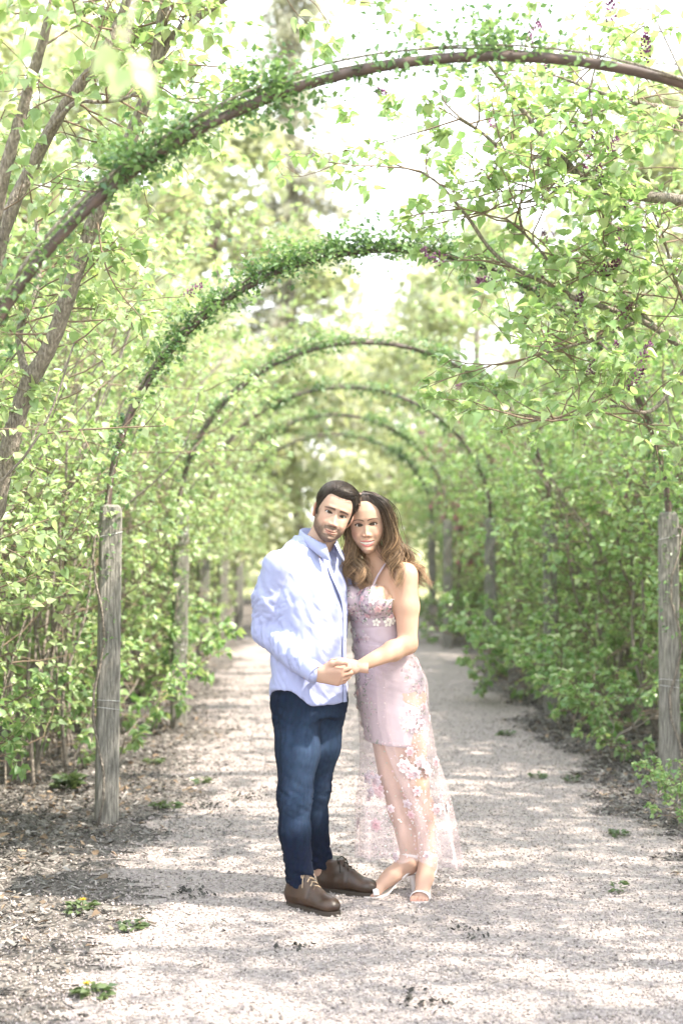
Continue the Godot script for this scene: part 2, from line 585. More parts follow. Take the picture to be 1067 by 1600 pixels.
func leaf_pose(p: Vector3, dir: Vector3, size: float) -> Transform3D:
	var z := dir.normalized()
	var up := Vector3(rng.randfn() * 0.55, 1.0, rng.randfn() * 0.55)
	var x := up.cross(z)
	if x.length_squared() < 0.01:
		x = Vector3.RIGHT.cross(z)
	x = x.normalized()
	var y := z.cross(x)
	return Transform3D(Basis(x * size, y * size, z * size), p)

# ---------------------------------------------------------------- lilac bushes
class Plant:
	var lines := []          # [PackedVector3Array, r0, r1]
	var twigs: SurfaceTool
	var leaves := PackedFloat32Array()
	var own := []            # leaf poses that become parts of their own
	var buds := []

func grow_twig(pl: Plant, p: Vector3, dir: Vector3, length: float, r: float, level: int, o: Dictionary) -> void:
	var n := maxi(3, int(length / 0.075))
	var line := PackedVector3Array([p])
	var d := dir.normalized()
	var q := p
	var stepl := length / n
	for i in n:
		d = (d + Vector3(rng.randfn(), rng.randfn() * 0.7 + o.rise, rng.randfn()) * 0.16).normalized()
		q += d * stepl
		line.append(q)
		if level < 2 and i > 0 and rng.randf() < (0.62 if level == 0 else 0.35):
			var side := d.cross(Vector3(rng.randfn(), rng.randfn(), rng.randfn())).normalized()
			grow_twig(pl, q, d * 0.75 + side * 0.85, length * rng.randf_range(0.3, 0.55), r * 0.6, level + 1, o)
		if i >= (n / 3 if level == 0 else 1) and rng.randf() < o.leafy:
			var side := d.cross(Vector3(rng.randfn(), rng.randfn(), rng.randfn())).normalized()
			for s in [-1.0, 1.0]:
				add_leaf(pl, q, d * 0.5 + side * s + Vector3(0, -0.35, 0), o)
	# a tuft of leaves at the tip
	for k in int(o.tuft):
		add_leaf(pl, q, d * 0.6 + Vector3(rng.randfn(), rng.randfn() * 0.6 - 0.25, rng.randfn()), o)
	if rng.randf() < o.buds:
		pl.buds.append([q, d])
	add_tube(pl.twigs, line, r, r * 0.45, 3 if level else 4, 0.0, Color.WHITE, false)

func add_leaf(pl: Plant, p: Vector3, dir: Vector3, o: Dictionary) -> void:
	var size := rng.randf_range(0.6, 1.2) * float(o.leaf)
	var t := leaf_pose(p + dir.normalized() * size * 0.25, dir, size)
	var k := rng.randf()
	var c: Color = o.dark.lerp(o.light, k)
	if rng.randf() < 0.1:
		c = c.lerp(Color(0.46, 0.48, 0.24), 0.5)
	push(pl.leaves, t, c)
	if o.own > 0:
		pl.own.append(t)

func new_plant() -> Plant:
	var pl := Plant.new()
	pl.twigs = begin()
	return pl

func lilac(o: Dictionary) -> Plant:
	# several stems from the ground, leaning to +x, leaves from a given height up
	var pl := new_plant()
	for k in int(o.stems):
		var ang: float = TAU * k / o.stems + rng.randf_range(-0.4, 0.4)
		var base: Vector3 = Vector3(cos(ang), 0, sin(ang)) * rng.randf_range(0.05, 0.30)
		var h: float = o.height * rng.randf_range(0.7, 1.05)
		var lean := Vector3(cos(ang) * o.spread + o.lean, 0, sin(ang) * o.spread * 1.1)
		var pts := [base + Vector3(0, -0.05, 0)]
		for i in range(1, 6):
			var f := i / 5.0
			pts.append(base + lean * f * f + Vector3(rng.randfn() * 0.07, h * f * (1.0 - 0.12 * f), rng.randfn() * 0.07))
		var line := smooth_line(pts, 22)
		var r0 := rng.randf_range(0.5, 1.2) * float(o.thick)
		pl.lines.append([line, r0, r0 * 0.3])
		for i in range(2, line.size()):
			var f := float(i) / (line.size() - 1)
			if f < o.from:
				continue
			var dens: float = o.twigs * (0.6 + 0.6 * f)
			var m := int(dens) + (1 if rng.randf() < fposmod(dens, 1.0) else 0)
			for j in m:
				var out := Vector3(rng.randfn() + cos(ang) * 0.6, rng.randf_range(-0.15, 0.7), rng.randfn() + sin(ang) * 0.6)
				grow_twig(pl, line[i], out, rng.randf_range(0.25, 0.62) * float(o.reach), 0.0048, 0, o)
	return pl

func limb_tree(limbs: Array, o: Dictionary) -> Plant:
	# limbs: [points, r0, r1, from, twigs per step]
	var pl := new_plant()
	for L in limbs:
		var line := smooth_line(L[0], maxi(14, L[0].size() * 7))
		pl.lines.append([line, L[1], L[2]])
		for i in line.size():
			var f := float(i) / (line.size() - 1)
			if f < L[3] or rng.randf() > L[4]:
				continue
			grow_twig(pl, line[i], Vector3(rng.randfn(), rng.randf_range(-0.4, 0.8), rng.randfn()), rng.randf_range(0.3, 0.7) * float(o.reach), 0.005, 0, o)
	return pl

func plant_thing(pl: Plant, called: String, label: String, category: String, group: String, own := 0, trunk := "stem") -> Node3D:
	var t := thing(called, label, category, Vector3.ZERO, 0.0, group)
	for L in pl.lines:
		part(trunk, tube_mesh(L[0], L[1], L[2], 9 if L[1] > 0.03 else 6, 0.10), M.bark, t)
	part("twigs", done(pl.twigs), M.twig, t).set_meta("kind", "stuff")
	if own > 0:
		var lm: ArrayMesh = M.leaf_shape
		var every := maxi(1, pl.own.size() / own)
		for i in range(0, mini(pl.own.size(), own * every), every):
			var e := part("leaf", lm, M.leaf_tones[(i / every) % 4], t)
			e.transform = pl.own[i].translated(Vector3(0.004, 0.006, 0.01))
	copies("foliage", M.leaf_shape, M.leaf, pl.leaves, t)
	for b in pl.buds:
		var f := part("flower_cluster", M.bud_shapes[int(rng.randi() % 3)], M.petal, t)
		f.transform = Transform3D(Basis(Quaternion(Vector3.UP, (b[1] + Vector3(0, 0.6, 0)).normalized())).scaled(Vector3.ONE * rng.randf_range(0.8, 1.3)), b[0])
	return t

func bud_mesh(c0: Color, c1: Color) -> ArrayMesh:
	# a loose cone of small lilac buds
	var st := begin(false)
	for i in 46:
		var f := rng.randf()
		var ang := rng.randf() * TAU
		var rad := 0.032 * (1.0 - f * 0.75) * sqrt(rng.randf())
		var p := Vector3(cos(ang) * rad, f * 0.11, sin(ang) * rad)
		var s := rng.randf_range(0.004, 0.0085)
		st.set_color(c0.lerp(c1, rng.randf()))
		var top := p + Vector3(cos(ang) * s, s * 1.5, sin(ang) * s)
		var q := [p + Vector3(s, 0, 0), p + Vector3(-s * 0.5, 0, s), p + Vector3(-s * 0.5, 0, -s)]
		for j in 3:
			st.add_vertex(q[j]); st.add_vertex(q[(j + 1) % 3]); st.add_vertex(top)
	return done(st)

func opts(d: Dictionary) -> Dictionary:
	var o := {"stems": 9, "height": 3.2, "spread": 0.55, "lean": 0.35, "thick": 0.017, "from": 0.3, "twigs": 0.9, "reach": 1.0, "leafy": 0.75, "tuft": 3, "leaf": 0.048, "rise": 0.25, "buds": 0.004, "own": 0, "dark": Color(0.26, 0.39, 0.17), "light": Color(0.46, 0.56, 0.31)}
	o.merge(d, true)
	return o

func place(src: Node3D, p: Vector3, turn: float, s: float, label: String) -> Node3D:
	var c: Node3D = src.duplicate()
	c.name = numbered(String(src.name).rstrip("0123456789").trim_suffix("_"))
	add_child(c, true)
	c.position = p
	c.rotation.y = turn
	c.scale = Vector3(s, s, s)
	c.set_meta("label", label)
	return c

func make_vegetation() -> void:
	M.leaf_shape = leaf_mesh(0.95, 0.35)
	M.bud_shapes = [bud_mesh(Color(0.10, 0.03, 0.07), Color(0.26, 0.10, 0.22)), bud_mesh(Color(0.16, 0.05, 0.11), Color(0.45, 0.22, 0.40)), bud_mesh(Color(0.07, 0.025, 0.04), Color(0.2, 0.08, 0.13))]
	var nth := ["first", "second", "third", "fourth", "fifth", "sixth", "seventh", "eighth", "ninth", "tenth", "eleventh", "twelfth", "thirteenth", "fourteenth", "fifteenth", "sixteenth", "seventeenth", "eighteenth", "nineteenth", "twentieth", "twenty-first", "twenty-second", "twenty-third", "twenty-fourth"]
	# --- left hedge: leggy stems, leaves higher up
	var lp := []
	for k in 3:
		lp.append(lilac(opts({"stems": 16, "thick": 0.013, "height": [3.3, 3.7, 3.0][k], "from": 0.12, "lean": [0.30, 0.15, 0.4][k], "twigs": 0.36, "leafy": 0.5, "spread": 0.45, "own": 1 if k == 0 else 0})))
	var rp := []
	for k in 3:
		rp.append(lilac(opts({"stems": 12, "height": [3.0, 3.5, 3.2][k], "from": 0.04, "lean": [0.25, 0.15, 0.35][k], "twigs": 0.58, "leafy": 0.66, "spread": 0.5, "dark": Color(0.22, 0.38, 0.14), "light": Color(0.40, 0.53, 0.24), "own": 1 if k == 0 else 0})))
	var tall := lilac(opts({"stems": 7, "height": 5.0, "spread": 1.1, "lean": 0.5, "from": 0.42, "twigs": 0.85, "leafy": 0.5, "reach": 1.5, "thick": 0.035, "leaf": 0.06}))
	var left0 := []
	var right0 := []
	var label_l := func(i: int, row: String) -> String: return "leggy pale-green lilac bush in the %s row left of the path, %s from the camera" % [row, nth[i]]
	var label_r := func(i: int, row: String) -> String: return "dense green lilac bush in the %s row right of the path, %s from the camera" % [row, nth[i]]
	for side in 2:
		var ps := lp if side == 0 else rp
		var protos := []
		for k in 3:
			protos.append(plant_thing(ps[k], "lilac_bush", "", "bush", "lilac bushes left of the path" if side == 0 else "lilac bushes right of the path", 150 if k == 0 else 0))
		var count := [0, 0]
		for row in 2:
			var z: float = [5.9, 5.2][row] if side == 0 else [9.5, 8.2][row]
			var i := 0
			while z < 29.0:
				var k: int = i % 3 if row == 0 else (i + 1) % 3
				var off: float = [2.1, 3.3][row] + rng.randf_range(-0.15, 0.2)
				var x: float = path_mid(z) - off - 0.25 - 0.22 * smoothstep(9.0, 7.5, z) if side == 0 else path_mid(z) + off + lerpf(0.30, 0.0, smoothstep(9.5, 12.0, z))
				var turn := rng.randf_range(-0.5, 0.5) + (0.0 if side == 0 else PI)
				var s := rng.randf_range(0.9, 1.1) * (1.0 if row == 0 else 1.12)
				var word: String = ["front", "back"][row]
				var lab: String = label_l.call(i, word) if side == 0 else label_r.call(i, word)
				if i == 0 and row == 0:
					var o: Node3D = protos[0]
					o.position = Vector3(x, 0, -z); o.rotation.y = turn; o.set_meta("label", lab)
				elif row == 0 and i < 3:
					var o: Node3D = protos[i]
					o.position = Vector3(x, 0, -z); o.rotation.y = turn; o.set_meta("label", lab)
				else:
					var c := place(protos[k], Vector3(x, 0, -z), turn, s, lab)
					if k == 0:
						for ch in c.get_children():
							if String(ch.name).begins_with("leaf"):
								c.remove_child(ch)
								ch.free()
				z += rng.randf_range(1.0, 1.25) * (1.0 if z < 16.0 else 1.35)
				i += 1
	# --- tall lilacs that close the tunnel from outside
	var t0 := plant_thing(tall, "tall_lilac", "", "tree", "tall lilacs behind the hedges")
	var spots := [[3.6, -7.9, 1], [4.3, -4.6, 1], [3.9, -10.8, 1], [4.4, -1.6, 1], [3.8, -14.2, 1], [3.7, -19.0, 1], [3.5, -24.0, 1], [-3.9, -8.6, 0], [-3.3, -12.0, 0], [-2.8, -15.2, 0], [-2.5, -18.4, 0], [-2.4, -22.0, 0], [4.2, 1.6, 1], [3.8, -5.9, 1], [3.3, -2.9, 1], [3.1, 0.0, 1], [3.6, 3.4, 1]]
	var rc := [0, 0]
	for i in spots.size():
		var q = spots[i]
		var right: bool = q[2] == 1
		var lab: String = "tall many-stemmed lilac arching in from behind the %s hedge, %s along it" % ["right" if right else "left", nth[rc[q[2]]]]
		rc[q[2]] += 1
		var o: Node3D = t0 if i == 0 else place(t0, Vector3.ZERO, 0, 1.0, lab)
		o.set_meta("label", lab)
		o.position = Vector3(q[0], 0, q[1])
		o.rotation.y = (PI if right else 0.0) + rng.randf_range(-0.5, 0.5)
		o.scale = Vector3.ONE * rng.randf_range(0.92, 1.1)
	# --- old trees with limbs one can follow
	var o1 := opts({"reach": 0.8, "leafy": 0.7, "tuft": 3, "buds": 0.008, "leaf": 0.056, "own": 1})
	var a := limb_tree([
		[[Vector3(-1.62, -0.05, -6.4), Vector3(-1.60, 0.9, -6.35), at(-12, 830, 6.3), at(20, 680, 6.2), at(45, 600, 6.15), at(82, 530, 6.1), at(145, 350, 6.0), at(200, 225, 5.9), at(236, 120, 5.8), at(256, 10, 5.7), at(270, -90, 5.6)], 0.050, 0.020, 0.45, 0.5],
		[[at(205, 210, 5.9), at(255, 75, 5.8), at(310, 25, 5.7), at(380, -25, 5.6)], 0.024, 0.010, 0.3, 0.7],
		[[at(45, 600, 6.15), at(30, 520, 6.3), at(60, 440, 6.4), at(55, 330, 6.5)], 0.022, 0.008, 0.3, 0.7],
	], o1)
	plant_thing(a, "lilac_tree", "old lilac trunk leaning in from the left edge, crossing behind the near arch", "tree", "", 120, "limb")
	var b := limb_tree([
		[[Vector3(-2.2, -0.05, -6.0), Vector3(-2.0, 1.4, -5.9), at(-50, 560, 5.8), at(8, 352, 5.7), at(45, 268, 5.7), at(98, 168, 5.6), at(150, 95, 5.5), at(188, 25, 5.5), at(215, -60, 5.4)], 0.036, 0.016, 0.6, 0.4],
		[[at(-30, 470, 5.8), at(0, 300, 5.5), at(40, 150, 5.4), at(75, 30, 5.3), at(92, -60, 5.2)], 0.03, 0.014, 0.5, 0.4],
		[[at(200, -20, 5.4), at(225, -150, 4.2), at(222, -80, 2.9), at(200, 40, 2.6), at(196, 70, 2.55)], 0.007, 0.003, 2.0, 0.0],
		[[at(75, 205, 5.6), at(115, 160, 5.5), at(160, 158, 5.5), at(200, 150, 5.5), at(240, 120, 5.5)], 0.010, 0.004, 0.2, 0.5],
	], o1)
	for q in [[190, 92, 2.55], [207, 70, 2.56], [178, 60, 2.6], [214, 100, 2.54], [196, 40, 2.6], [60, 60, 2.5], [30, 95, 2.5]]:
		add_leaf(b, at(q[0], q[1], q[2]), Vector3(rng.randfn() * 0.5, -1, rng.randfn() * 0.5), o1)
	plant_thing(b, "lilac_tree", "pale sunlit lilac trunks forking across the upper left corner", "tree", "", 100, "limb")
	var o2 := opts({"reach": 0.75, "leafy": 0.5, "tuft": 3, "buds": 0.05, "leaf": 0.058, "rise": 0.15, "own": 1, "dark": Color(0.23, 0.38, 0.15), "light": Color(0.42, 0.54, 0.27)})
	var c := limb_tree([
		[[Vector3(3.5, -0.05, -7.7), Vector3(3.3, 1.3, -7.5), at(1290, 420, 7.3), at(1180, 325, 7.1), at(1067, 312, 7.0), at(1008, 306, 7.0), at(945, 300, 6.9), at(900, 268, 6.9), at(868, 232, 6.8), at(830, 188, 6.8), at(788, 130, 6.7), at(760, 95, 6.6)], 0.042, 0.007, 0.62, 0.28],
		[[at(878, 240, 6.9), at(840, 246, 6.8), at(798, 242, 6.7), at(752, 205, 6.6), at(715, 180, 6.5)], 0.016, 0.005, 0.2, 0.45],
		[[at(868, 232, 6.8), at(905, 225, 6.9), at(925, 190, 7.0), at(922, 140, 7.0), at(940, 70, 7.0)], 0.012, 0.005, 0.2, 0.4],
		[[at(1230, 370, 7.2), at(1130, 230, 7.2), at(1060, 175, 7.1), at(990, 158, 7.0), at(930, 140, 7.0), at(880, 120, 6.9)], 0.026, 0.006, 0.3, 0.4],
		[[at(945, 300, 6.9), at(890, 290, 6.8), at(850, 310, 6.7), at(800, 318, 6.7)], 0.010, 0.004, 0.3, 0.5],
	], o2)
	plant_thing(c, "lilac_tree", "dark bare-limbed lilac reaching in from the right edge under the near arch", "tree", "", 140, "limb")
	var e := limb_tree([
		[[Vector3(3.2, -0.05, -7.9), Vector3(2.9, 0.9, -7.6), at(1200, 650, 7.4), at(1085, 555, 7.2), at(1000, 500, 7.1), at(900, 466, 7.0), at(880, 455, 7.0), at(782, 404, 6.8), at(728, 335, 6.7), at(690, 290, 6.6), at(655, 265, 6.5)], 0.021, 0.005, 0.45, 0.42],
		[[at(890, 462, 7.0), at(855, 405, 6.9), at(820, 365, 6.8), at(790, 340, 6.7)], 0.010, 0.004, 0.1, 0.7],
		[[at(1085, 555, 7.2), at(1020, 640, 7.0), at(960, 634, 6.9), at(895, 655, 6.8), at(832, 655, 6.7)], 0.012, 0.004, 0.3, 0.7],
		[[at(1060, 545, 7.2), at(985, 470, 7.1), at(952, 420, 7.0), at(945, 350, 7.0)], 0.012, 0.004, 0.2, 0.7],
		[[at(1000, 500, 7.1), at(930, 530, 6.9), at(870, 545, 6.8), at(820, 560, 6.7)], 0.010, 0.004, 0.2, 0.9],
		[[at(1120, 585, 7.2), at(1060, 450, 7.0), at(1040, 380, 6.9), at(1020, 330, 6.8)], 0.012, 0.004, 0.2, 0.8],
	], o2)
	plant_thing(e, "lilac_tree", "leafy lilac branches with dark flower buds hanging over the right of the second arch", "tree", "", 180, "limb")
	# --- low leaves in front of the right post
	var low := lilac(opts({"stems": 6, "height": 0.75, "from": 0.1, "lean": 0.12, "twigs": 0.5, "spread": 0.28, "thick": 0.006, "reach": 0.55, "leaf": 0.052, "buds": 0.0, "dark": Color(0.18, 0.34, 0.12), "light": Color(0.35, 0.48, 0.21), "own": 1}))
	var l0 := plant_thing(low, "lilac_sucker", "young lilac shoots at the foot of the right weathered post", "bush", "young lilac shoots by the path", 90)
	l0.position = Vector3(1.80, 0, -7.62)
	l0.scale = Vector3.ONE * 0.5
	var ls := [[1.82, -9.7, 0.9, "young lilac shoots crowding the path behind the right post"], [1.85, -11.0, 1.1, "young lilac shoots at the right path edge before the third arch"], [1.62, -12.9, 1.2, "young lilac shoots just beyond the third arch's right post"], [1.25, -19.6, 1.0, "low green shoots by the fifth arch's right post"], [-1.75, -11.0, 1.25, "young lilac shoots beside the third arch's left post"], [-1.7, -13.3, 1.2, "young lilac shoots left of the path past the third arch"], [-1.75, -9.4, 1.0, "young shoots between the second and third left posts"], [-2.25, -7.6, 1.0, "young shoots in the litter left of the second arch's left post"]]
	for q in ls:
		place(l0, Vector3(q[0], 0, q[1]), rng.randf() * TAU, q[2], q[3])

# ---------------------------------------------------------------- beyond the tunnel
func far_crown(h: float, r: float, n: int, base: float, c0: Color, c1: Color, sz: float) -> PackedFloat32Array:
	var buf := PackedFloat32Array()
	var blobs := []
	for i in 16:
		var f := rng.randf()
		var rr := r * sin(PI * (0.15 + 0.8 * f)) * sqrt(rng.randf())
		var ang := rng.randf() * TAU
		blobs.append([Vector3(cos(ang) * rr, base + (h - base) * f, sin(ang) * rr), rng.randf_range(0.25, 0.5) * r])
	for i in n:
		var b = blobs[rng.randi() % blobs.size()]
		var v := Vector3(rng.randfn(), rng.randfn() * 0.7, rng.randfn()).normalized() * float(b[1]) * pow(rng.randf(), 0.4)
		leaf_to(buf, b[0] + v, Vector3(rng.randfn(), rng.randfn() * 0.5 - 0.2, rng.randfn()), sz * rng.randf_range(0.6, 1.3), c0, c1)
	return buf

func far_tree(called: String, label: String, p: Vector3, h: float, r: float, c0: Color, c1: Color, n := 4200, base := 1.2) -> Node3D:
	var t := thing(called, label, "tree", p, 0.0, "")
	part("trunk", tube_mesh(smooth_line([Vector3(0, -0.1, 0), Vector3(0.1, h * 0.3, 0), Vector3(-0.05, h * 0.6, 0.1), Vector3(0, h * 0.9, 0)], 12), 0.16, 0.04, 7, 0.06), M.bark, t)
	copies("crown", M.leaf_shape, M.far_leaf, far_crown(h, r, n, base, c0, c1, 0.22), t)
	return t

func make_backdrop() -> void:
	var pale0 := Color(0.30, 0.34, 0.21)
	var pale1 := Color(0.55, 0.57, 0.42)
	var list := [
		["broad pale-green tree closing the far end of the tunnel", -3.0, -40.0, 9.5, 3.6], ["rounded yellow-green tree at the far end, right of the tunnel", 3.6, -43.0, 10.0, 3.8],
		["tall pale tree far behind the left hedge", -9.0, -36.0, 10.0, 4.0], ["tall green tree far behind the right hedge", 9.5, -38.0, 10.0, 4.2],
		["bright tree behind the left hedge, half hidden by it", -7.0, -20.0, 7.0, 2.8], ["bright tree behind the right hedge, half hidden by it", 7.5, -22.0, 6.5, 2.8],
		["spreading tree beyond the left lilacs nearest the camera", -6.5, -11.5, 6.5, 2.6], ["low shrubby tree at the far lawn's middle", 0.4, -52.0, 9.5, 4.2],
		["pale leafy tree closing the view behind the man's head", -1.2, -38.0, 6.5, 2.6], ["pale leafy tree closing the view behind the woman's head", 1.9, -42.0, 7.5, 2.8], ["low bushy tree left of the far path's end", -2.6, -30.0, 5.0, 2.0],
		["airy pale tree beyond the third arch, right of the tunnel's middle", 2.9, -30.0, 8.0, 2.5], ["slender airy tree in the sky gap, just left of its brightest part", -2.3, -27.0, 9.6, 2.2], ["very tall pale tree high behind the left lilacs", -5.4, -24.0, 11.5, 3.2],
		["airy tall tree filling the sky left of the second arch's crown", -3.6, -19.5, 9.0, 2.6], ["airy pale tree rising behind the left lilacs", -4.6, -15.0, 7.6, 2.4], ["airy pale tree right of the sky gap", 4.4, -21.0, 8.2, 2.5],
		["far lawn tree seen left through the tunnel", -8.5, -62.0, 9.0, 4.5], ["far lawn tree seen right through the tunnel", 10.0, -66.0, 9.0, 4.5],
	]
	for q in list:
		far_tree("background_tree", q[0], Vector3(q[1], 0, q[2]), q[3], q[4], pale0, pale1)
	# pink blossom
	var pinks := [["pink-flowering shrub beyond the right posts", 1.70, -20.6, 2.95, 0.75], ["pink-flowering shrub behind the left hedge's far end", -1.95, -21.0, 2.4, 0.55], ["small pink-flowering shrub low on the right", 2.0, -19.6, 1.7, 0.4]]
	for q in pinks:
		var t := thing("blossom_shrub", q[0], "shrub", Vector3(q[1], 0, q[2]))
		for s in 4:
			var ang := TAU * s / 4.0
			part("stem", tube_mesh(smooth_line([Vector3(0, -0.1, 0), Vector3(cos(ang) * 0.2, q[3] * 0.5, sin(ang) * 0.2), Vector3(cos(ang) * q[4] * 0.6, q[3] * 0.9, sin(ang) * q[4] * 0.6)], 8), 0.03, 0.01, 5), M.bark, t)
		copies("blossom", M.leaf_shape, M.petal, far_crown(q[3], q[4], 1100, q[3] * 0.55, Color(0.55, 0.16, 0.28), Color(0.75, 0.36, 0.45), 0.06), t)
		copies("foliage", M.leaf_shape, M.far_leaf, far_crown(q[3], q[4], 900, q[3] * 0.3, pale0, pale1, 0.09), t)
	# the spruce
	var sp := thing("spruce_tree", "tall grey-green spruce with drooping branches, blurred in the sky gap", "tree", Vector3(-1.35, 0, -38.0))
	part("trunk", tube_mesh(PackedVector3Array([Vector3(0, -0.1, 0), Vector3(0, 11, 0), Vector3(0, 22, 0)]), 0.2, 0.03, 8), M.bark, sp)
	var st := begin()
	var buf := PackedFloat32Array()
	for i in 230:
		var f := pow(rng.randf(), 0.9)
		var y := 3.0 + 18.5 * f
		var ang := rng.randf() * TAU
		var ln := (2.5 * (1.0 - f) + 0.3) * rng.randf_range(0.6, 1.15)
		var dir := Vector3(cos(ang), -0.1, sin(ang))
		var line := PackedVector3Array()
		for k in 7:
			var u := k / 6.0
			line.append(Vector3(0, y, 0) + dir * ln * u + Vector3(0, -0.35 * ln * u * u + 0.16 * ln * u * u * u, 0))
		add_tube(st, line, 0.03, 0.008, 4, 0.0, Color.WHITE, false)
		for k in int(60 * ln):
			var u := pow(rng.randf(), 1.15)
			var p := Vector3(0, y, 0) + dir * ln * u + Vector3(rng.randfn() * 0.10, -0.35 * ln * u * u + 0.16 * ln * u * u * u - absf(rng.randfn()) * 0.16, rng.randfn() * 0.10)
			leaf_to(buf, p, dir * 0.6 + Vector3(rng.randfn() * 0.5, -0.7, rng.randfn() * 0.5), rng.randf_range(0.12, 0.26), Color(0.27, 0.28, 0.22), Color(0.44, 0.44, 0.36))
	part("branches", done(st), M.bark, sp).set_meta("kind", "stuff")
	copies("needles", small_leaf_mesh(), M.far_leaf, buf, sp)

# ---------------------------------------------------------------- weeds and blossoms on the ground
func ground_at(px: float, py: float) -> Vector3:
	var d := PXF * EYE / (py - 820.0)
	return Vector3((px - 533.5) * d / PXF, 0.006, -d)

func weed(p: Vector3, r: float, n: int, tall: float, label: String, flowers := 0) -> void:
	var t := thing("weed" if flowers == 0 else "dandelion", label, "weed" if flowers == 0 else "flower", p, 0.0, "weeds on the gravel" if flowers == 0 else "dandelions at the path edge")
	r *= 0.6
	var buf := PackedFloat32Array()
	for i in n:
		var a := rng.randf() * TAU
		var k := sqrt(rng.randf()) * 0.6
		var dir := Vector3(cos(a), rng.randf_range(0.1, 0.7) * tall, sin(a))
		leaf_to(buf, Vector3(cos(a), 0, sin(a)) * r * k + Vector3(0, 0.004 + rng.randf() * 0.05 * tall, 0), dir, r * rng.randf_range(0.35, 0.75), Color(0.05, 0.09, 0.035), Color(0.15, 0.20, 0.085))
	copies("leaves", small_leaf_mesh(), M.vine_leaf, buf, t)
	for f in flowers:
		var st := begin(false)
		var c := Vector3(rng.randf_range(-0.03, 0.03), 0.045 + 0.012 * f, rng.randf_range(-0.02, 0.03))
		for k in 46:
			var a := TAU * k / 46.0 * 2.618
			var q := 0.006 + 0.013 * (k % 3) / 2.0
			var d := Vector3(cos(a), 0.75 - 0.3 * (k % 3), sin(a)).normalized()
			var s := d.cross(Vector3.UP).normalized() * 0.0022
			st.set_color(Color(0.62, 0.42, 0.03))
			st.add_vertex(c - s); st.add_vertex(c + s); st.add_vertex(c + d * (q + 0.006))
		part("flower_head", done(st), M.petal, t)
		part("stalk", tube_mesh(PackedVector3Array([Vector3(c.x * 0.3, 0, c.z * 0.3), Vector3(c.x * 0.8, c.y * 0.5, c.z), c]), 0.0022, 0.002, 5), M.green_stem, t)

func make_small_things() -> void:
	weed(ground_at(128, 1425), 0.13, 46, 0.5, "dandelion in bloom on the bark mulch at the lower left", 1)
	weed(ground_at(150, 1556), 0.13, 50, 0.5, "dandelion lying closest to the camera at the bottom left", 1)
	weed(ground_at(208, 1452), 0.11, 50, 0.4, "flat green weed on the gravel between the two dandelions")
	weed(ground_at(965, 1396), 0.075, 46, 0.9, "bright green tuft alone on the open gravel right of the woman")
	weed(ground_at(838, 1217), 0.10, 40, 0.5, "low weed on the gravel right of the sheer skirt's top, farther left one")
	weed(ground_at(892, 1224), 0.09, 40, 0.8, "low weed at the right path edge before the young lilac shoots")
	weed(ground_at(965, 1308), 0.10, 40, 0.5, "pale weed on the gravel in front of the right post")
	weed(ground_at(315, 1226), 0.11, 46, 0.6, "weed with small leaves at the left path edge beside the man's knee")
	weed(ground_at(240, 1196), 0.13, 50, 0.6, "broad flat weed on the mulch behind the left post")
	weed(ground_at(262, 1262), 0.15, 60, 0.3, "greyish spreading weed at the foot of the left post")
	weed(ground_at(108, 1236), 0.17, 130, 1.6, "yellow-green clump of weeds left of the left post")
	weed(ground_at(790, 1150), 0.13, 60, 0.5, "dark green creeping weed on the right path edge, mid distance")
	# dark crumbs of soil and leaf on the gravel
	var buf := PackedFloat32Array()
	for q in [[298, 1398, 0.04, 40], [660, 1568, 0.05, 40], [735, 1460, 0.05, 25], [322, 1262, 0.05, 40], [460, 1485, 0.05, 20], [385, 1250, 0.06, 30]]:
		var c := ground_at(q[0], q[1])
		for i in int(q[3]):
			var s := rng.randf_range(0.004, 0.012)
			var v := rng.randf_range(0.02, 0.08)
			push(buf, Transform3D(Basis.from_euler(Vector3(rng.randf(), rng.randf() * TAU, rng.randf())).scaled_local(Vector3(s, s * 0.4, s * 0.7)), c + Vector3(rng.randfn() * float(q[2]), 0.010 + rng.randf() * 0.004, rng.randfn() * float(q[2]) * 1.2)), Color(v, v * 0.95, v * 0.85))
	copies("path_debris", chip_mesh(), M.speck, buf)

# ---------------------------------------------------------------- modelling bodies: distance fields on a grid, meshed as surface nets
class Flesh:
	var v := PackedVector3Array()
	var n := PackedVector3Array()
	var c := PackedColorArray()
	var t := PackedInt32Array()

	func add(sv: PackedVector3Array, sn: PackedVector3Array, sc: PackedColorArray, si: PackedInt32Array) -> void:
		var off := v.size()
		v.append_array(sv)
		n.append_array(sn)
		c.append_array(sc)
		for i in si:
			t.append(i + off)

	static func normals_of(v: PackedVector3Array, t: PackedInt32Array) -> PackedVector3Array:
		var n := PackedVector3Array()
		n.resize(v.size())
		for i in range(0, t.size(), 3):
			var a := v[t[i]]
			var k := (v[t[i + 2]] - a).cross(v[t[i + 1]] - a)
			n[t[i]] += k
			n[t[i + 1]] += k
			n[t[i + 2]] += k
		for i in n.size():
			n[i] = n[i].normalized()
		return n

	func commit(onto: ArrayMesh = null) -> ArrayMesh:
		var a := []
		a.resize(Mesh.ARRAY_MAX)
		a[Mesh.ARRAY_VERTEX] = v
		a[Mesh.ARRAY_NORMAL] = n
		a[Mesh.ARRAY_COLOR] = c
		a[Mesh.ARRAY_INDEX] = t
		var m := onto if onto else ArrayMesh.new()
		m.add_surface_from_arrays(Mesh.PRIMITIVE_TRIANGLES, a)
		return m

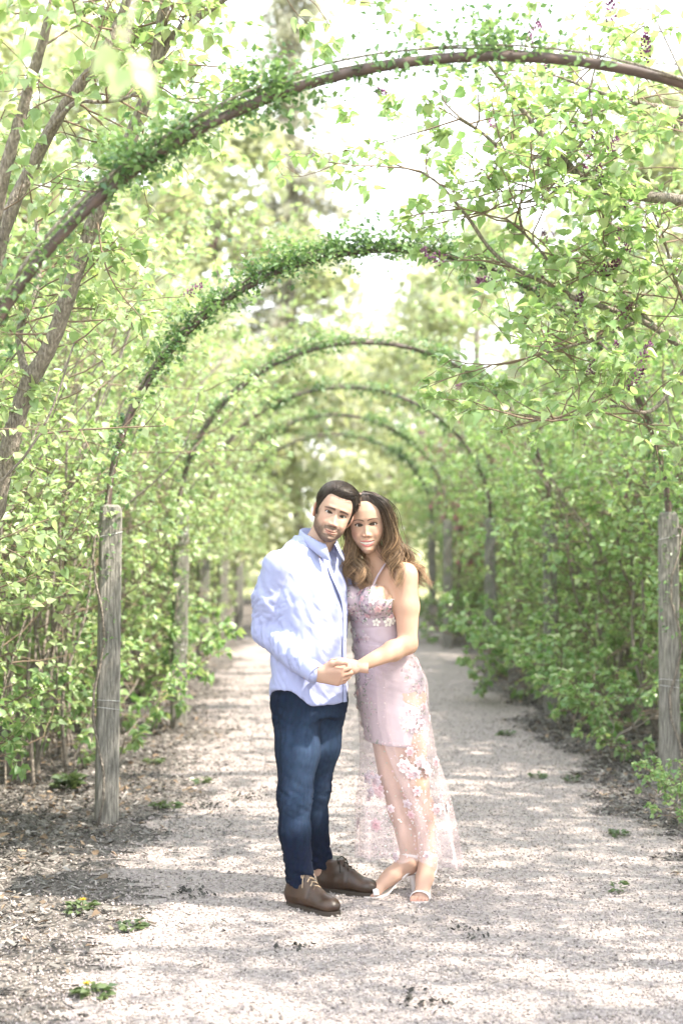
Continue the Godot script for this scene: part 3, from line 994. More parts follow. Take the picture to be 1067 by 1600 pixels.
class Field:
	var o: Vector3
	var h: float
	var nx: int
	var ny: int
	var nz: int
	var d := PackedFloat32Array()

	func _init(lo: Vector3, hi: Vector3, cell: float) -> void:
		o = lo
		h = cell
		nx = int((hi.x - lo.x) / h) + 2
		ny = int((hi.y - lo.y) / h) + 2
		nz = int((hi.z - lo.z) / h) + 2
		d.resize(nx * ny * nz)
		d.fill(0.5)

	func join(i: int, e: float, k: float) -> void:
		var f := d[i]
		if k <= 0.0:
			d[i] = minf(f, e)
			return
		var q := maxf(k - absf(f - e), 0.0) / k
		d[i] = minf(f, e) - q * q * k * 0.25

	func range_of(lo: float, hi: float, org: float, n: int) -> Vector2i:
		return Vector2i(clampi(int((lo - org) / h), 0, n), clampi(int((hi - org) / h) + 2, 0, n))

	# a tapered capsule; flat: unit axis across which it is squeezed by s (> 1 is thinner)
	func cap(a: Vector3, b: Vector3, ra: float, rb: float, k := 0.02, flat := Vector3.ZERO, s := 1.0) -> void:
		var m := maxf(ra, rb) + k + h * 2.0
		var rx := range_of(minf(a.x, b.x) - m, maxf(a.x, b.x) + m, o.x, nx)
		var ry := range_of(minf(a.y, b.y) - m, maxf(a.y, b.y) + m, o.y, ny)
		var rz := range_of(minf(a.z, b.z) - m, maxf(a.z, b.z) + m, o.z, nz)
		var ab := b - a
		if s != 1.0:
			ab += flat * ab.dot(flat) * (s - 1.0)
		var l2 := maxf(ab.length_squared(), 1e-9)
		for z in range(rz.x, rz.y):
			for y in range(ry.x, ry.y):
				var i := (z * ny + y) * nx + rx.x
				for x in range(rx.x, rx.y):
					var p := o + Vector3(x, y, z) * h - a
					if s != 1.0:
						p += flat * p.dot(flat) * (s - 1.0)
					var t := clampf(p.dot(ab) / l2, 0.0, 1.0)
					var e := (p - ab * t).length() - lerpf(ra, rb, t)
					if s != 1.0:
						e /= lerpf(1.0, s, 0.4)
					join(i, e, k)
					i += 1

	# a stack of ellipses: rows of [y, x, z, half width, half depth], turned about y
	func loft(keys: Array, yaw: float, k := 0.02, grow := 0.0) -> void:
		var cy := cos(yaw)
		var sy := sin(yaw)
		var last: int = keys.size() - 1
		for y in ny:
			var py := o.y + y * h
			var over := maxf(keys[0][0] - py, py - keys[last][0])
			if over > k + h * 2.0:
				continue
			var j := 0
			while j < last - 1 and py > keys[j + 1][0]:
				j += 1
			var u := clampf((py - keys[j][0]) / (keys[j + 1][0] - keys[j][0]), 0.0, 1.0)
			var r := []
			for q in range(1, 5):
				var p0: float = keys[maxi(j - 1, 0)][q]
				var p1: float = keys[j][q]
				var p2: float = keys[j + 1][q]
				var p3: float = keys[mini(j + 2, last)][q]
				r.append(cubic_interpolate(p1, p2, p0, p3, u))
			var ax: float = r[2] + grow
			var az: float = r[3] + grow
			var m := maxf(ax, az) + k + h * 2.0
			var rx := range_of(r[0] - m, r[0] + m, o.x, nx)
			var rz := range_of(r[1] - m, r[1] + m, o.z, nz)
			for z in range(rz.x, rz.y):
				var i := (z * ny + y) * nx + rx.x
				for x in range(rx.x, rx.y):
					var dx := o.x + x * h - float(r[0])
					var dz := o.z + z * h - float(r[1])
					var lx := (dx * cy - dz * sy) / ax
					var lz := (dx * sy + dz * cy) / az
					var k0 := sqrt(lx * lx + lz * lz)
					var k1 := sqrt(lx * lx / (ax * ax) + lz * lz / (az * az))
					var e := k0 * (k0 - 1.0) / maxf(k1, 1e-4) if k0 > 0.05 else -minf(ax, az)
					join(i, maxf(e, over), k)
					i += 1

	func each(f: Callable) -> void:
		var i := 0
		for z in nz:
			for y in ny:
				for x in nx:
					if absf(d[i]) < 0.12:
						d[i] = f.call(o + Vector3(x, y, z) * h, d[i])
					i += 1

	# moves: (place, normal) -> offset along the normal; paint: (place, normal) -> linear colour
	func into(sk: Flesh, paint: Callable, moves = null) -> void:
		var id := PackedInt32Array()
		id.resize(d.size())
		id.fill(-1)
		var v := PackedVector3Array()
		var t := PackedInt32Array()
		var sx := 1
		var sy := nx
		var sz := nx * ny
		for z in nz - 1:
			for y in ny - 1:
				var i := (z * ny + y) * nx
				for x in nx - 1:
					var d0 := d[i]
					if absf(d0) > h * 3.0:
						i += 1
						continue
					var c := [d0, d[i + sx], d[i + sy], d[i + sx + sy], d[i + sz], d[i + sx + sz], d[i + sy + sz], d[i + sx + sy + sz]]
					var inside := 0
					for q in 8:
						if c[q] < 0.0: inside += 1
					if inside > 0 and inside < 8:
						var sum := Vector3.ZERO
						var cnt := 0
						for e in [[0, 1], [2, 3], [4, 5], [6, 7], [0, 2], [1, 3], [4, 6], [5, 7], [0, 4], [1, 5], [2, 6], [3, 7]]:
							var a: float = c[e[0]]
							var b: float = c[e[1]]
							if (a < 0.0) != (b < 0.0):
								var f := a / (a - b)
								var pa := Vector3(e[0] & 1, (e[0] >> 1) & 1, e[0] >> 2)
								var pb := Vector3(e[1] & 1, (e[1] >> 1) & 1, e[1] >> 2)
								sum += pa.lerp(pb, f)
								cnt += 1
						id[i] = v.size()
						v.append(o + (Vector3(x, y, z) + sum / cnt) * h)
					i += 1
		for z in range(1, nz - 1):
			for y in range(1, ny - 1):
				for x in range(1, nx - 1):
					var i := (z * ny + y) * nx + x
					if id[i] < 0 and absf(d[i]) > h * 3.0:
						continue
					var neg := d[i] < 0.0
					for ax in 3:
						var step: int = [sx, sy, sz][ax]
						if neg == (d[i + step] < 0.0):
							continue
						var u: int = [sy, sz, sx][ax]
						var w: int = [sz, sx, sy][ax]
						var a := id[i]
						var b := id[i - u]
						var c := id[i - u - w]
						var e := id[i - w]
						if a < 0 or b < 0 or c < 0 or e < 0:
							continue
						if neg:
							t.append_array(PackedInt32Array([a, c, b, a, e, c]))
						else:
							t.append_array(PackedInt32Array([a, b, c, a, c, e]))
		var n := Flesh.normals_of(v, t)
		if moves != null:
			for i in v.size():
				v[i] += n[i] * float((moves as Callable).call(v[i], n[i]))
			n = Flesh.normals_of(v, t)
		var col := PackedColorArray()
		col.resize(v.size())
		for i in v.size():
			col[i] = paint.call(v[i], n[i])
		sk.add(v, n, col, t)

func prof(tab: Array, y: float) -> float:
	# a smooth line through [y, value] pairs in rising y
	var last := tab.size() - 1
	if y <= tab[0][0]: return tab[0][1]
	if y >= tab[last][0]: return tab[last][1]
	var j := 0
	while y > tab[j + 1][0]:
		j += 1
	var u: float = (y - tab[j][0]) / (tab[j + 1][0] - tab[j][0])
	return lerpf(cubic_interpolate(tab[j][1], tab[j + 1][1], tab[maxi(j - 1, 0)][1], tab[mini(j + 2, last)][1], u), lerpf(tab[j][1], tab[j + 1][1], u), 0.3)

func bell(x: float, y: float, cx: float, cy: float, sx: float, sy: float) -> float:
	var a := (x - cx) / sx
	var b := (y - cy) / sy
	return exp(-a * a - b * b)

# a point of the bare skull-and-face shape; a: angle from the front, y: height from the eye line
func skull(a: float, y: float, man: bool) -> Vector3:
	var w := prof([[-0.118, 0.004], [-0.112, 0.022], [-0.10, 0.036], [-0.085, 0.0475], [-0.065, 0.0575], [-0.04, 0.066], [0.0, 0.0725], [0.04, 0.076], [0.07, 0.071], [0.095, 0.055], [0.11, 0.034], [0.118, 0.0]], y)
	if man:
		w += 0.007 * exp(-pow((y + 0.075) / 0.03, 2.0))
	else:
		w += 0.0035 * exp(-pow((y + 0.035) / 0.03, 2.0)) - 0.0070 * exp(-pow((y + 0.092) / 0.020, 2.0))
	var zf := prof([[-0.118, 0.052], [-0.112, 0.072], [-0.10, 0.083], [-0.085, 0.081], [-0.07, 0.085], [-0.05, 0.085], [-0.02, 0.084], [0.0, 0.083], [0.025, 0.091], [0.055, 0.088], [0.08, 0.074], [0.1, 0.05], [0.112, 0.026], [0.118, 0.0]], y)
	var zb := prof([[-0.118, 0.0], [-0.10, -0.012], [-0.085, -0.03], [-0.06, -0.062], [-0.03, -0.088], [0.01, -0.102], [0.05, -0.101], [0.08, -0.083], [0.1, -0.055], [0.112, -0.028], [0.118, 0.0]], y)
	var s := sin(a)
	var c := cos(a)
	var x := w * signf(s) * pow(absf(s), 0.88)
	var z := zf * pow(c, 0.95) if c > 0.0 else zb * pow(-c, 0.9)
	return Vector3(x, y, z)

func grid_rows(nv: int) -> PackedFloat32Array:
	var r := PackedFloat32Array()
	for j in nv + 1:
		var q := -1.0 + 2.0 * j / nv
		r.append(0.118 * (0.78 * sin(q * PI * 0.5) + 0.22 * q))
	return r

func body_mesh(sk: Flesh, eyes: Flesh) -> ArrayMesh:
	var m := sk.commit()
	eyes.commit(m)
	m.surface_set_material(0, M.skin)
	m.surface_set_material(1, M.eye)
	return m

func head_into(sk: Flesh, eyes: Flesh, X: Transform3D, o: Dictionary) -> void:
	var nu := 190
	var nv := 170
	var man: bool = o.man
	var v := PackedVector3Array()
	var c := PackedColorArray()
	var t := PackedInt32Array()
	var rows := grid_rows(nv)
	var skin: Color = o.skin
	var lip: Color = o.lip
	var nz := FastNoiseLite.new()
	nz.frequency = 260.0
	var nf := FastNoiseLite.new()
	nf.frequency = 30.0
	for j in nv + 1:
		var y := rows[j]
		for i in nu + 1:
			var u := -1.0 + 2.0 * i / nu
			var a := PI * (0.4 * u + 0.6 * u * u * u)
			var p := skull(a, y, man)
			var col := skin
			if absf(a) < 1.75:
				var x := p.x
				var ax := absf(x)
				var dz := 0.0
				# eye sockets, brow, cheeks, chin
				dz -= 0.0085 * bell(ax, y, o.ex, 0.002, 0.017, 0.012)
				dz += (0.005 if man else 0.0025) * bell(ax, y, 0.026, 0.021, 0.022, 0.008)
				dz += 0.0045 * bell(ax, y, 0.042, -0.034, 0.018, 0.018)
				dz += 0.006 * bell(x, y, 0.0, -0.101, 0.017, 0.012)
				dz -= 0.003 * bell(x, y, 0.0, -0.087, 0.02, 0.006)
				if o.smile > 0.0:
					dz += 0.004 * o.smile * bell(ax, y, 0.040, -0.045, 0.012, 0.012)
					dz -= 0.003 * o.smile * bell(ax, y, 0.032, -0.060, 0.006, 0.014)
				# nose
				var nl: float = clampf((0.012 - y) / 0.054, 0.0, 1.0)
				var nb := smoothstep(-0.0515, -0.043, y)
				var ridge: float = o.nose * (0.10 + 0.90 * pow(nl, 1.35))
				dz += ridge * nb * exp(-pow(x / ((0.0052 + 0.0058 * nl) * o.nose_w), 2.0)) * smoothstep(0.024, 0.006, y)
				dz += 0.011 * bell(ax, y, 0.0125, -0.0425, 0.0062, 0.0062)
				dz += 0.003 * bell(x, y, 0.0, -0.037, 0.008, 0.008)
				# lips
				var mw: float = o.mouth
				var my: float = -0.0735 + o.smile * 0.006 * pow(ax / mw, 2.0) + o.get("skew", 0.0) * x
				var inm := clampf(1.0 - pow(ax / mw, 2.4), 0.0, 1.0)
				var open: float = 0.0052 * o.teeth * pow(inm, 0.8)
				var up := y - (my + open * 0.6)
				var dn := (my - open * 0.75) - y
				dz += 0.0048 * inm * exp(-pow((up - 0.004) / 0.0042, 2.0)) + 0.0062 * inm * exp(-pow((dn - 0.0052) / 0.005, 2.0))
				dz -= 0.0042 * sqrt(inm) * exp(-pow(minf(absf(up), absf(dn)) / 0.0016, 2.0))
				var lips := 0.0
				if inm > 0.0:
					lips = maxf(smoothstep(0.0088 * inm, 0.0066 * inm, up) * smoothstep(-0.001, 0.0004, up), smoothstep(0.0108 * inm, 0.0086 * inm, dn) * smoothstep(-0.001, 0.0004, dn)) * smoothstep(0.0, 0.12, inm)
				col = col.lerp(lip, lips * float(o.lip_strength))
				if o.teeth > 0.0 and up < 0.0 and dn < 0.0 and inm > 0.1:
					col = Color(0.72, 0.68, 0.63)
					col = col.darkened(0.25 * smoothstep(0.5, 0.0, inm))
					dz -= 0.003
				elif inm > 0.02 and minf(absf(up), absf(dn)) < 0.0011:
					col = col.lerp(lip.darkened(0.65), 0.8)
				# nostrils
				col = col.darkened(0.6 * bell(ax, y, 0.0075, -0.0492, 0.0038, 0.0026))
				# eye opening
				for sd in [-1.0, 1.0]:
					var ex: float = (x * sd - o.ex) / (0.0150 * o.eye_w)
					if absf(ex) < 1.35:
						var lift := 0.0012 * ex
						var q := clampf(1.0 - ex * ex, 0.0, 1.0)
						var top: float = 0.0056 * o.eye * pow(q, 0.75) + lift
						var bot: float = -0.0044 * o.eye * pow(q, 0.8) + lift
						if y < top and y > bot and absf(ex) < 1.0:
							dz -= 0.010
							col = Color(0.25, 0.12, 0.1)
						var lash := exp(-pow((y - top - 0.0007) / (0.0013 * o.lash), 2.0)) * smoothstep(1.25, 0.9, absf(ex))
						col = col.lerp(Color(0.012, 0.008, 0.007), minf(lash * o.lash_strength, 1.0))
						var low := exp(-pow((y - bot + 0.0006) / 0.0010, 2.0)) * smoothstep(1.1, 0.8, absf(ex))
						col = col.lerp(skin.darkened(0.75), low * 0.55 * o.lash_strength)
						col = col.darkened(0.28 * exp(-pow((y - top - 0.005) / 0.0035, 2.0)) * q)
						dz += 0.0016 * exp(-pow((y - top - 0.0022) / 0.0022, 2.0)) * q
						dz += 0.0010 * exp(-pow((y - bot + 0.0022) / 0.0022, 2.0)) * q
						# brow
						var bx: float = (x * sd - o.ex) / 0.0215
						var by: float = float(o.brow_at) + o.brow_arch * (0.0042 * (1.0 - pow(bx - 0.35, 2.0))) - 0.001 + (o.get("brow_tilt", 0.0)) * bx
						var bw: float = o.brow * (0.0031 - 0.0012 * bx)
						var br := exp(-pow((y - by) / bw, 4.0)) * smoothstep(1.12, 0.85, absf(bx))
						col = col.lerp(Color(0.020, 0.013, 0.010), br * (0.82 + 0.15 * nz.get_noise_3d(x * 2.0, y, 0)))
					else:
						var bx: float = (x * sd - o.ex) / 0.0215
						if absf(bx) < 1.15:
							var by: float = float(o.brow_at) + o.brow_arch * (0.0042 * (1.0 - pow(bx - 0.35, 2.0))) - 0.001 + (o.get("brow_tilt", 0.0)) * bx
							var bw: float = o.brow * (0.0031 - 0.0012 * bx)
							col = col.lerp(Color(0.020, 0.013, 0.010), 0.85 * exp(-pow((y - by) / bw, 4.0)) * smoothstep(1.12, 0.85, absf(bx)))
				# colour of cheeks and nose
				col = col.lerp(Color(skin.r * 1.02, skin.g * 0.78, skin.b * 0.74), 0.5 * bell(ax, y, 0.045, -0.035, 0.022, 0.018) + 0.35 * bell(x, y, 0.0, -0.042, 0.013, 0.01))
				if man:
					# short beard: jaw, chin, moustache
					var bd := smoothstep(-0.046, -0.068, y - 0.022 * smoothstep(0.045, 0.07, ax)) * smoothstep(0.024, 0.034, Vector2(x, (y + 0.073) * 0.9).length() + 0.012 * float(y < -0.086))
					bd = maxf(bd, smoothstep(0.010, 0.005, absf(y + 0.0605 + 0.10 * ax * float(ax > 0.02) - 0.004)) * smoothstep(0.038, 0.028, ax) * (1.0 - lips))
					bd = maxf(bd, 0.85 * smoothstep(0.02, 0.010, Vector2(x, (y + 0.094)).length()))
					bd = maxf(bd, smoothstep(0.058, 0.066, ax) * smoothstep(0.015, -0.02, y))
					bd *= (1.0 - lips) * smoothstep(-0.14, -0.112, y + 0.0)
					bd *= 0.72 + 0.5 * nz.get_noise_3d(x * 3.0, y * 1.4, p.z * 3.0)
					col = col.lerp(Color(0.026, 0.018, 0.014), clampf(bd * 1.15, 0.0, 1.0) * 0.84)
				p.z += dz * smoothstep(1.75, 1.1, absf(a))
			col = col.darkened(0.06 * nf.get_noise_3d(p.x, p.y, p.z))
			v.append(X * p)
			c.append(col)
	for j in nv:
		for i in nu:
			var a := j * (nu + 1) + i
			t.append_array(PackedInt32Array([a, a + nu + 1, a + 1, a + 1, a + nu + 1, a + nu + 2]))
	sk.add(v, smooth_seam(Flesh.normals_of(v, t), nu, nv), c, t)
	# ears
	for sd in [-1.0, 1.0]:
		var E := X * Transform3D(Basis.from_euler(Vector3(0.12, sd * 0.35, sd * -0.12)), Vector3(sd * 0.0765, -0.008, -0.012))
		ball(sk, E, Vector3(0.0085, 0.031, 0.0185), func(q: Vector3) -> Color: return Color(skin.r * 0.98, skin.g * 0.8, skin.b * 0.76).darkened(0.35 * smoothstep(0.62, 0.2, Vector2(q.z, q.y).length() * 1.0) * float(q.x * sd > 0.0)), 18, func(q: Vector3) -> Vector3: return Vector3(q.x - sd * 0.75 * smoothstep(0.75, 0.25, Vector2(q.z - 0.15, q.y).length()) * float(q.x * sd > 0.0), q.y, q.z * (1.0 + 0.2 * q.y)))
	# eyeballs
	for sd in [-1.0, 1.0]:
		var gaze: Vector3 = o.get("gaze", Vector3.ZERO)
		var E := X * Transform3D(Basis.from_euler(gaze), Vector3(sd * o.ex, 0.0004, o.eye_z))
		var iris: Color = o.iris
		ball(eyes, E, Vector3.ONE * 0.0124, func(q: Vector3) -> Color:
			var r := Vector2(q.x, q.y).length()
			if q.z < 0.0: return Color(0.7, 0.66, 0.62)
			if r < 0.2: return Color(0.004, 0.004, 0.004)
			if r < 0.5: return iris.darkened(0.5 * smoothstep(0.40, 0.5, r))
			return Color(0.62, 0.58, 0.55), 40)

func smooth_seam(n: PackedVector3Array, nu: int, nv: int) -> PackedVector3Array:
	for j in nv + 1:
		var a := j * (nu + 1)
		var m := (n[a] + n[a + nu]).normalized()
		n[a] = m
		n[a + nu] = m
	return n

func ball(sk: Flesh, X: Transform3D, r: Vector3, paint: Callable, seg := 16, bend = null) -> void:
	# an ellipsoid whose poles lie along z
	var v := PackedVector3Array()
	var c := PackedColorArray()
	var t := PackedInt32Array()
	for j in seg + 1:
		var th := PI * j / seg
		for i in seg + 1:
			var ph := TAU * i / seg
			var q := Vector3(sin(th) * cos(ph), sin(th) * sin(ph), cos(th))
			c.append(paint.call(q))
			if bend != null:
				q = (bend as Callable).call(q)
			v.append(X * (q * r))
	for j in seg:
		for i in seg:
			var a := j * (seg + 1) + i
			t.append_array(PackedInt32Array([a, a + 1, a + seg + 1, a + 1, a + seg + 2, a + seg + 1]))
	sk.add(v, Flesh.normals_of(v, t), c, t)

# a hand: X.x along the fingers, X.y out of the back of the hand, X.z to the thumb's side; curls: five lists of bends
func hand_into(sk: Flesh, X: Transform3D, s: float, skin: Color, curls: Array, thumb: Array, thumb_side := 1.0) -> void:
	var c := X.origin
	var mid := X * Vector3(0.075 * s, 0, 0)
	var f := Field.new(mid - Vector3.ONE * 0.135 * s, mid + Vector3.ONE * 0.135 * s, 0.0032)
	var zs := [0.030, 0.0105, -0.009, -0.027]
	var kn := [0.088, 0.092, 0.087, 0.079]
	var ln := [[0.043, 0.026, 0.020], [0.047, 0.030, 0.021], [0.043, 0.027, 0.020], [0.034, 0.021, 0.018]]
	f.cap(X * Vector3(-0.07 * s, 0, 0), X * Vector3(0.01 * s, 0, 0), 0.026 * s, 0.0245 * s, 0.01, X.basis.y.normalized(), 1.15)
	for i in 4:
		var z: float = zs[i] * thumb_side
		f.cap(X * (Vector3(0.005, 0, z * 0.62) * s), X * (Vector3(kn[i], 0.002, z) * s), 0.0165 * s, 0.0118 * s, 0.014 * s)
		var p := Vector3(kn[i], 0.002, z)
		var ang := 0.0
		var spread := (1.5 - i) * 0.05 * thumb_side
		for k in 3:
			ang += curls[i][k]
			var dir := Vector3(cos(ang), -sin(ang), spread * cos(ang)).normalized()
			var q: Vector3 = p + dir * float(ln[i][k])
			f.cap(X * (p * s), X * (q * s), (0.0098 - 0.0011 * k) * s, (0.0089 - 0.0013 * k) * s, 0.004 * s)
			p = q
	var tp := Vector3(0.018, -0.008, 0.024 * thumb_side)
	for k in 3:
		var dir: Vector3 = Vector3(thumb[k].x, thumb[k].y, thumb[k].z * thumb_side).normalized()
		var q: Vector3 = tp + dir * float([0.045, 0.034, 0.026][k])
		f.cap(X * (tp * s), X * (q * s), [0.0155, 0.0115, 0.0102][k] * s, [0.0115, 0.0102, 0.0085][k] * s, 0.010 * s)
		tp = q
	var red := Color(skin.r, skin.g * 0.82, skin.b * 0.78)
	f.into(sk, func(p: Vector3, _n: Vector3) -> Color: return skin.lerp(red, clampf((p - c).length() / (0.17 * s), 0.0, 1.0) * 0.7))

func noise3(freq: float, sd: int, oct := 3) -> FastNoiseLite:
	var n := FastNoiseLite.new()
	n.noise_type = FastNoiseLite.TYPE_SIMPLEX_SMOOTH
	n.frequency = freq
	n.seed = sd
	n.fractal_octaves = oct
	return n

func cloth_mat(rough: float, sheen: float, weave: float) -> StandardMaterial3D:
	var m := mat(Color.WHITE, rough, 0.3)
	m.vertex_color_use_as_albedo = true
	if sheen > 0.0:
		m.rim_enabled = true
		m.rim = sheen
		m.rim_tint = 0.5
	if weave > 0.0:
		m.normal_enabled = true
		m.normal_texture = M.weave
		m.normal_scale = weave
		m.uv1_triplanar = true
		m.uv1_scale = Vector3.ONE * 9.0
	return m

func skin_mat() -> StandardMaterial3D:
	var m := mat(Color.WHITE, 0.6, 0.36)
	m.vertex_color_use_as_albedo = true
	m.subsurf_scatter_enabled = true
	m.subsurf_scatter_strength = 0.12
	return m

func make_people() -> void:
	M.weave = noise_tex(0.35, [], 256, FastNoiseLite.TYPE_SIMPLEX, 77, 2, 3.0)
	M.skin = skin_mat()
	M.eye = mat(Color.WHITE, 0.08, 0.6)
	M.eye.vertex_color_use_as_albedo = true
	make_man()
	make_woman()

func tex_strands(st: SurfaceTool, line: PackedVector3Array, r: float, c0: Color, c1: Color) -> void:
	add_tube(st, line, r, r * 0.35, 3, 0.0, c0, false, c1)

func make_man() -> void:
	var g := thing("person", "man in light blue shirt, dark jeans and brown boots leaning his head towards the woman", "person", Vector3(0, 0, -6.12))
	var skin := Color(0.43, 0.285, 0.22)
	var yaw := deg_to_rad(50.0)
	var fwd := Vector3(sin(yaw), 0, cos(yaw))
	var lat := Vector3(cos(yaw), 0, -sin(yaw))
	var HX := Transform3D(Basis.from_euler(Vector3(0.05, 0.16, -0.325)).scaled(Vector3(1.03, 1.07, 1.04)), Vector3(-0.036, 1.668, 0.015))
	var shoR := Vector3(-0.268, 1.438, 0.115)
	var shoL := Vector3(0.015, 1.425, -0.14)
	var elbR := Vector3(-0.318, 1.172, 0.075)
	var wriR := Vector3(-0.105, 1.005, 0.245)
	var elbL := Vector3(0.13, 1.19, -0.24)
	var wriL := Vector3(0.27, 1.12, -0.26)
	var torso := [[0.78, -0.138, 0.0, 0.192, 0.142], [0.95, -0.14, 0.0, 0.190, 0.142], [1.05, -0.14, 0.005, 0.184, 0.142], [1.2, -0.138, 0.005, 0.187, 0.140], [1.33, -0.135, 0.0, 0.196, 0.134], [1.43, -0.135, -0.012, 0.172, 0.108], [1.50, -0.132, -0.02, 0.115, 0.082], [1.56, -0.12, -0.022, 0.070, 0.062]]
	# the figure itself
	var sk := Flesh.new()
	var eyes := Flesh.new()
	head_into(sk, eyes, HX, {"man": true, "skin": skin, "lip": Color(0.40, 0.19, 0.155), "lip_strength": 0.75, "smile": 1.15, "teeth": 0.0, "mouth": 0.027, "nose": 0.0225, "eye": 0.92, "eye_w": 1.03, "brow_at": 0.0165, "ex": 0.0308, "eye_z": 0.0575, "nose_w": 1.0, "lash": 1.0, "lash_strength": 0.6, "brow": 1.2, "brow_arch": 0.5, "brow_tilt": -0.0024, "iris": Color(0.07, 0.038, 0.02), "skew": 0.06, "gaze": Vector3(0.0, -0.12, 0.0)})
	var f := Field.new(Vector3(-0.45, 0.04, -0.36), Vector3(0.36, 1.70, 0.40), 0.012)
	f.loft(torso.slice(1), yaw, 0.03, -0.034)
	f.cap(Vector3(-0.122, 1.49, -0.02), HX * Vector3(0, -0.055, -0.022), 0.062, 0.060, 0.03)
	f.cap(shoR, elbR, 0.052, 0.042, 0.04)
	f.cap(elbR, wriR, 0.042, 0.027, 0.02)
	f.cap(shoL, elbL, 0.052, 0.042, 0.04)
	f.cap(elbL, wriL, 0.042, 0.03, 0.02)
	for q in man_legs():
		f.cap(q[0], q[1], q[2] - 0.022, q[3] - 0.022, 0.03)
	f.into(sk, func(_p: Vector3, _n: Vector3) -> Color: return skin)
	# right hand, holding hers
	var hx := (Vector3(0.93, -0.10, 0.22)).normalized()
	var hy := (Vector3(-0.05, -0.35, 0.93) - hx * hx.dot(Vector3(-0.05, -0.35, 0.93))).normalized()
	hand_into(sk, Transform3D(Basis(hx, hy, hx.cross(hy)), wriR + Vector3(0.012, -0.003, 0.0)), 1.02, skin, [[0.75, 1.2, 0.7], [0.8, 1.25, 0.7], [0.85, 1.25, 0.7], [0.9, 1.2, 0.7]], [Vector3(0.75, 0.0, 0.65), Vector3(0.95, 0.05, 0.25), Vector3(1.0, 0.0, 0.05)], -1.0)
	part("body", body_mesh(sk, eyes), null, g)
	# hair
	var hair := mat(Color.WHITE, 0.55, 0.4)
	hair.vertex_color_use_as_albedo = true
	part("hair", man_hair(HX), hair, g)
	# shirt
	var shirt := cloth_mat(0.75, 0.25, 0.25)
	var blue := Color(0.305, 0.33, 0.53)
	f = Field.new(Vector3(-0.47, 0.80, -0.38), Vector3(0.40, 1.66, 0.42), 0.0064)
	f.loft(torso, yaw, 0.03, 0.0)
	f.cap(Vector3(-0.165, 1.525, 0.0), shoR + Vector3(0.01, 0.008, 0), 0.054, 0.060, 0.05)
	f.cap(Vector3(-0.10, 1.515, -0.05), shoL, 0.05, 0.06, 0.05)
	f.cap(shoR, shoR.lerp(elbR, 0.5) + Vector3(-0.014, 0, 0), 0.066, 0.066, 0.03)
	f.cap(shoR.lerp(elbR, 0.5) + Vector3(-0.014, 0, 0), elbR, 0.066, 0.060, 0.02)
	f.cap(elbR, elbR.lerp(wriR, 0.55), 0.062, 0.052, 0.02)
	f.cap(elbR.lerp(wriR, 0.5), wriR + Vector3(-0.012, 0.003, -0.012), 0.056, 0.041, 0.015)
	f.cap(shoL, elbL, 0.07, 0.06, 0.03)
	f.cap(elbL, wriL, 0.06, 0.04, 0.02)
	# tails of the shirt: low in front and behind, high at the sides
	var hip := Vector3(-0.14, 0, 0)
	f.each(func(p: Vector3, e: float) -> float:
		var q := p - hip
		var side := absf(q.dot(lat)) / Vector2(q.x, q.z).length() if p.y < 1.0 else 0.0
		var front := q.dot(fwd) / maxf(Vector2(q.x, q.z).length(), 0.01)
		var hem := 0.862 + 0.065 * smoothstep(0.72, 1.0, side) - 0.012 * smoothstep(0.0, -1.0, front)
		if absf(q.x) < 0.24 and p.y < 1.0:
			e = maxf(e, hem - p.y)
		# the open neck
		var vtop := Vector3(-0.062, 1.545, 0.075)
		var w := p - vtop
		var open := Vector2(w.dot(lat) * 1.0, 0).length() - 0.030 * clampf((p.y - 1.435) / 0.10, 0.0, 1.3)
		if p.y > 1.43 and w.dot(fwd) > -0.075:
			e = maxf(e, -open)
		return maxf(e, p.y - 1.572 + 0.12 * maxf((p - Vector3(-0.12, 0, 0)).dot(fwd), 0.0)))
	var n1 := noise3(5.5, 3, 3)
	var n2 := noise3(13.0, 8, 2)
	var n3 := noise3(26.0, 5, 2)
	var arm_axis := (elbR - shoR).normalized()
	var fore := (wriR - elbR).normalized()
	var wrinkle := func(p: Vector3, n: Vector3) -> float:
		var k := 0.0
		var on_fore := smoothstep(0.10, 0.06, dist_seg(p, elbR, wriR))
		var on_arm := smoothstep(0.11, 0.085, dist_seg(p, shoR, elbR)) * (1.0 - on_fore)
		# long soft folds down the body, slanting from the far shoulder to the near hip
		var s := p.dot(Vector3(0.8, 0.45, 0.2))
		var along := p.dot(Vector3(-0.45, 0.85, 0.0))
		k += 0.0075 * ridge(n1.get_noise_3d(s * 2.6, along * 0.75, 3.0)) * (1.0 - on_fore)
		k += 0.0045 * ridge(n2.get_noise_3d(s * 1.9, along * 0.55, p.z * 0.6 + 5.0)) * smoothstep(-0.3, 0.25, n1.get_noise_3d(p.x, p.y, 9.0))
		if on_fore > 0.0:
			var t := (p - elbR).dot(fore)
			k += on_fore * (0.011 * ridge(n2.get_noise_3d(t * 2.6 + p.y * 1.6, p.x * 0.5, p.z * 0.6)) + 0.003 * n3.get_noise_3d(t, p.y, p.z)) * smoothstep(0.33, 0.2, t + 0.0)
		if on_arm > 0.0:
			var t2 := (p - shoR).dot(arm_axis)
			k += on_arm * (0.013 * ridge(n2.get_noise_3d(t2 * 1.8 + p.z * 1.6, p.x * 0.9, 7.0))) * smoothstep(0.02, 0.2, t2)
		# seam where the sleeve is set in
		var sm := (p - shoR).dot(Vector3(0.86, -0.35, -0.25)) - 0.035
		if p.y > 1.28 and p.x < -0.15:
			k -= 0.0035 * exp(-pow(sm / 0.006, 2.0))
		k -= 0.003 * exp(-pow((p.y - (1.535 + 0.22 * (p.x + 0.2))) / 0.005, 2.0)) * float(p.x < -0.12)
		return k
	sk = Flesh.new()
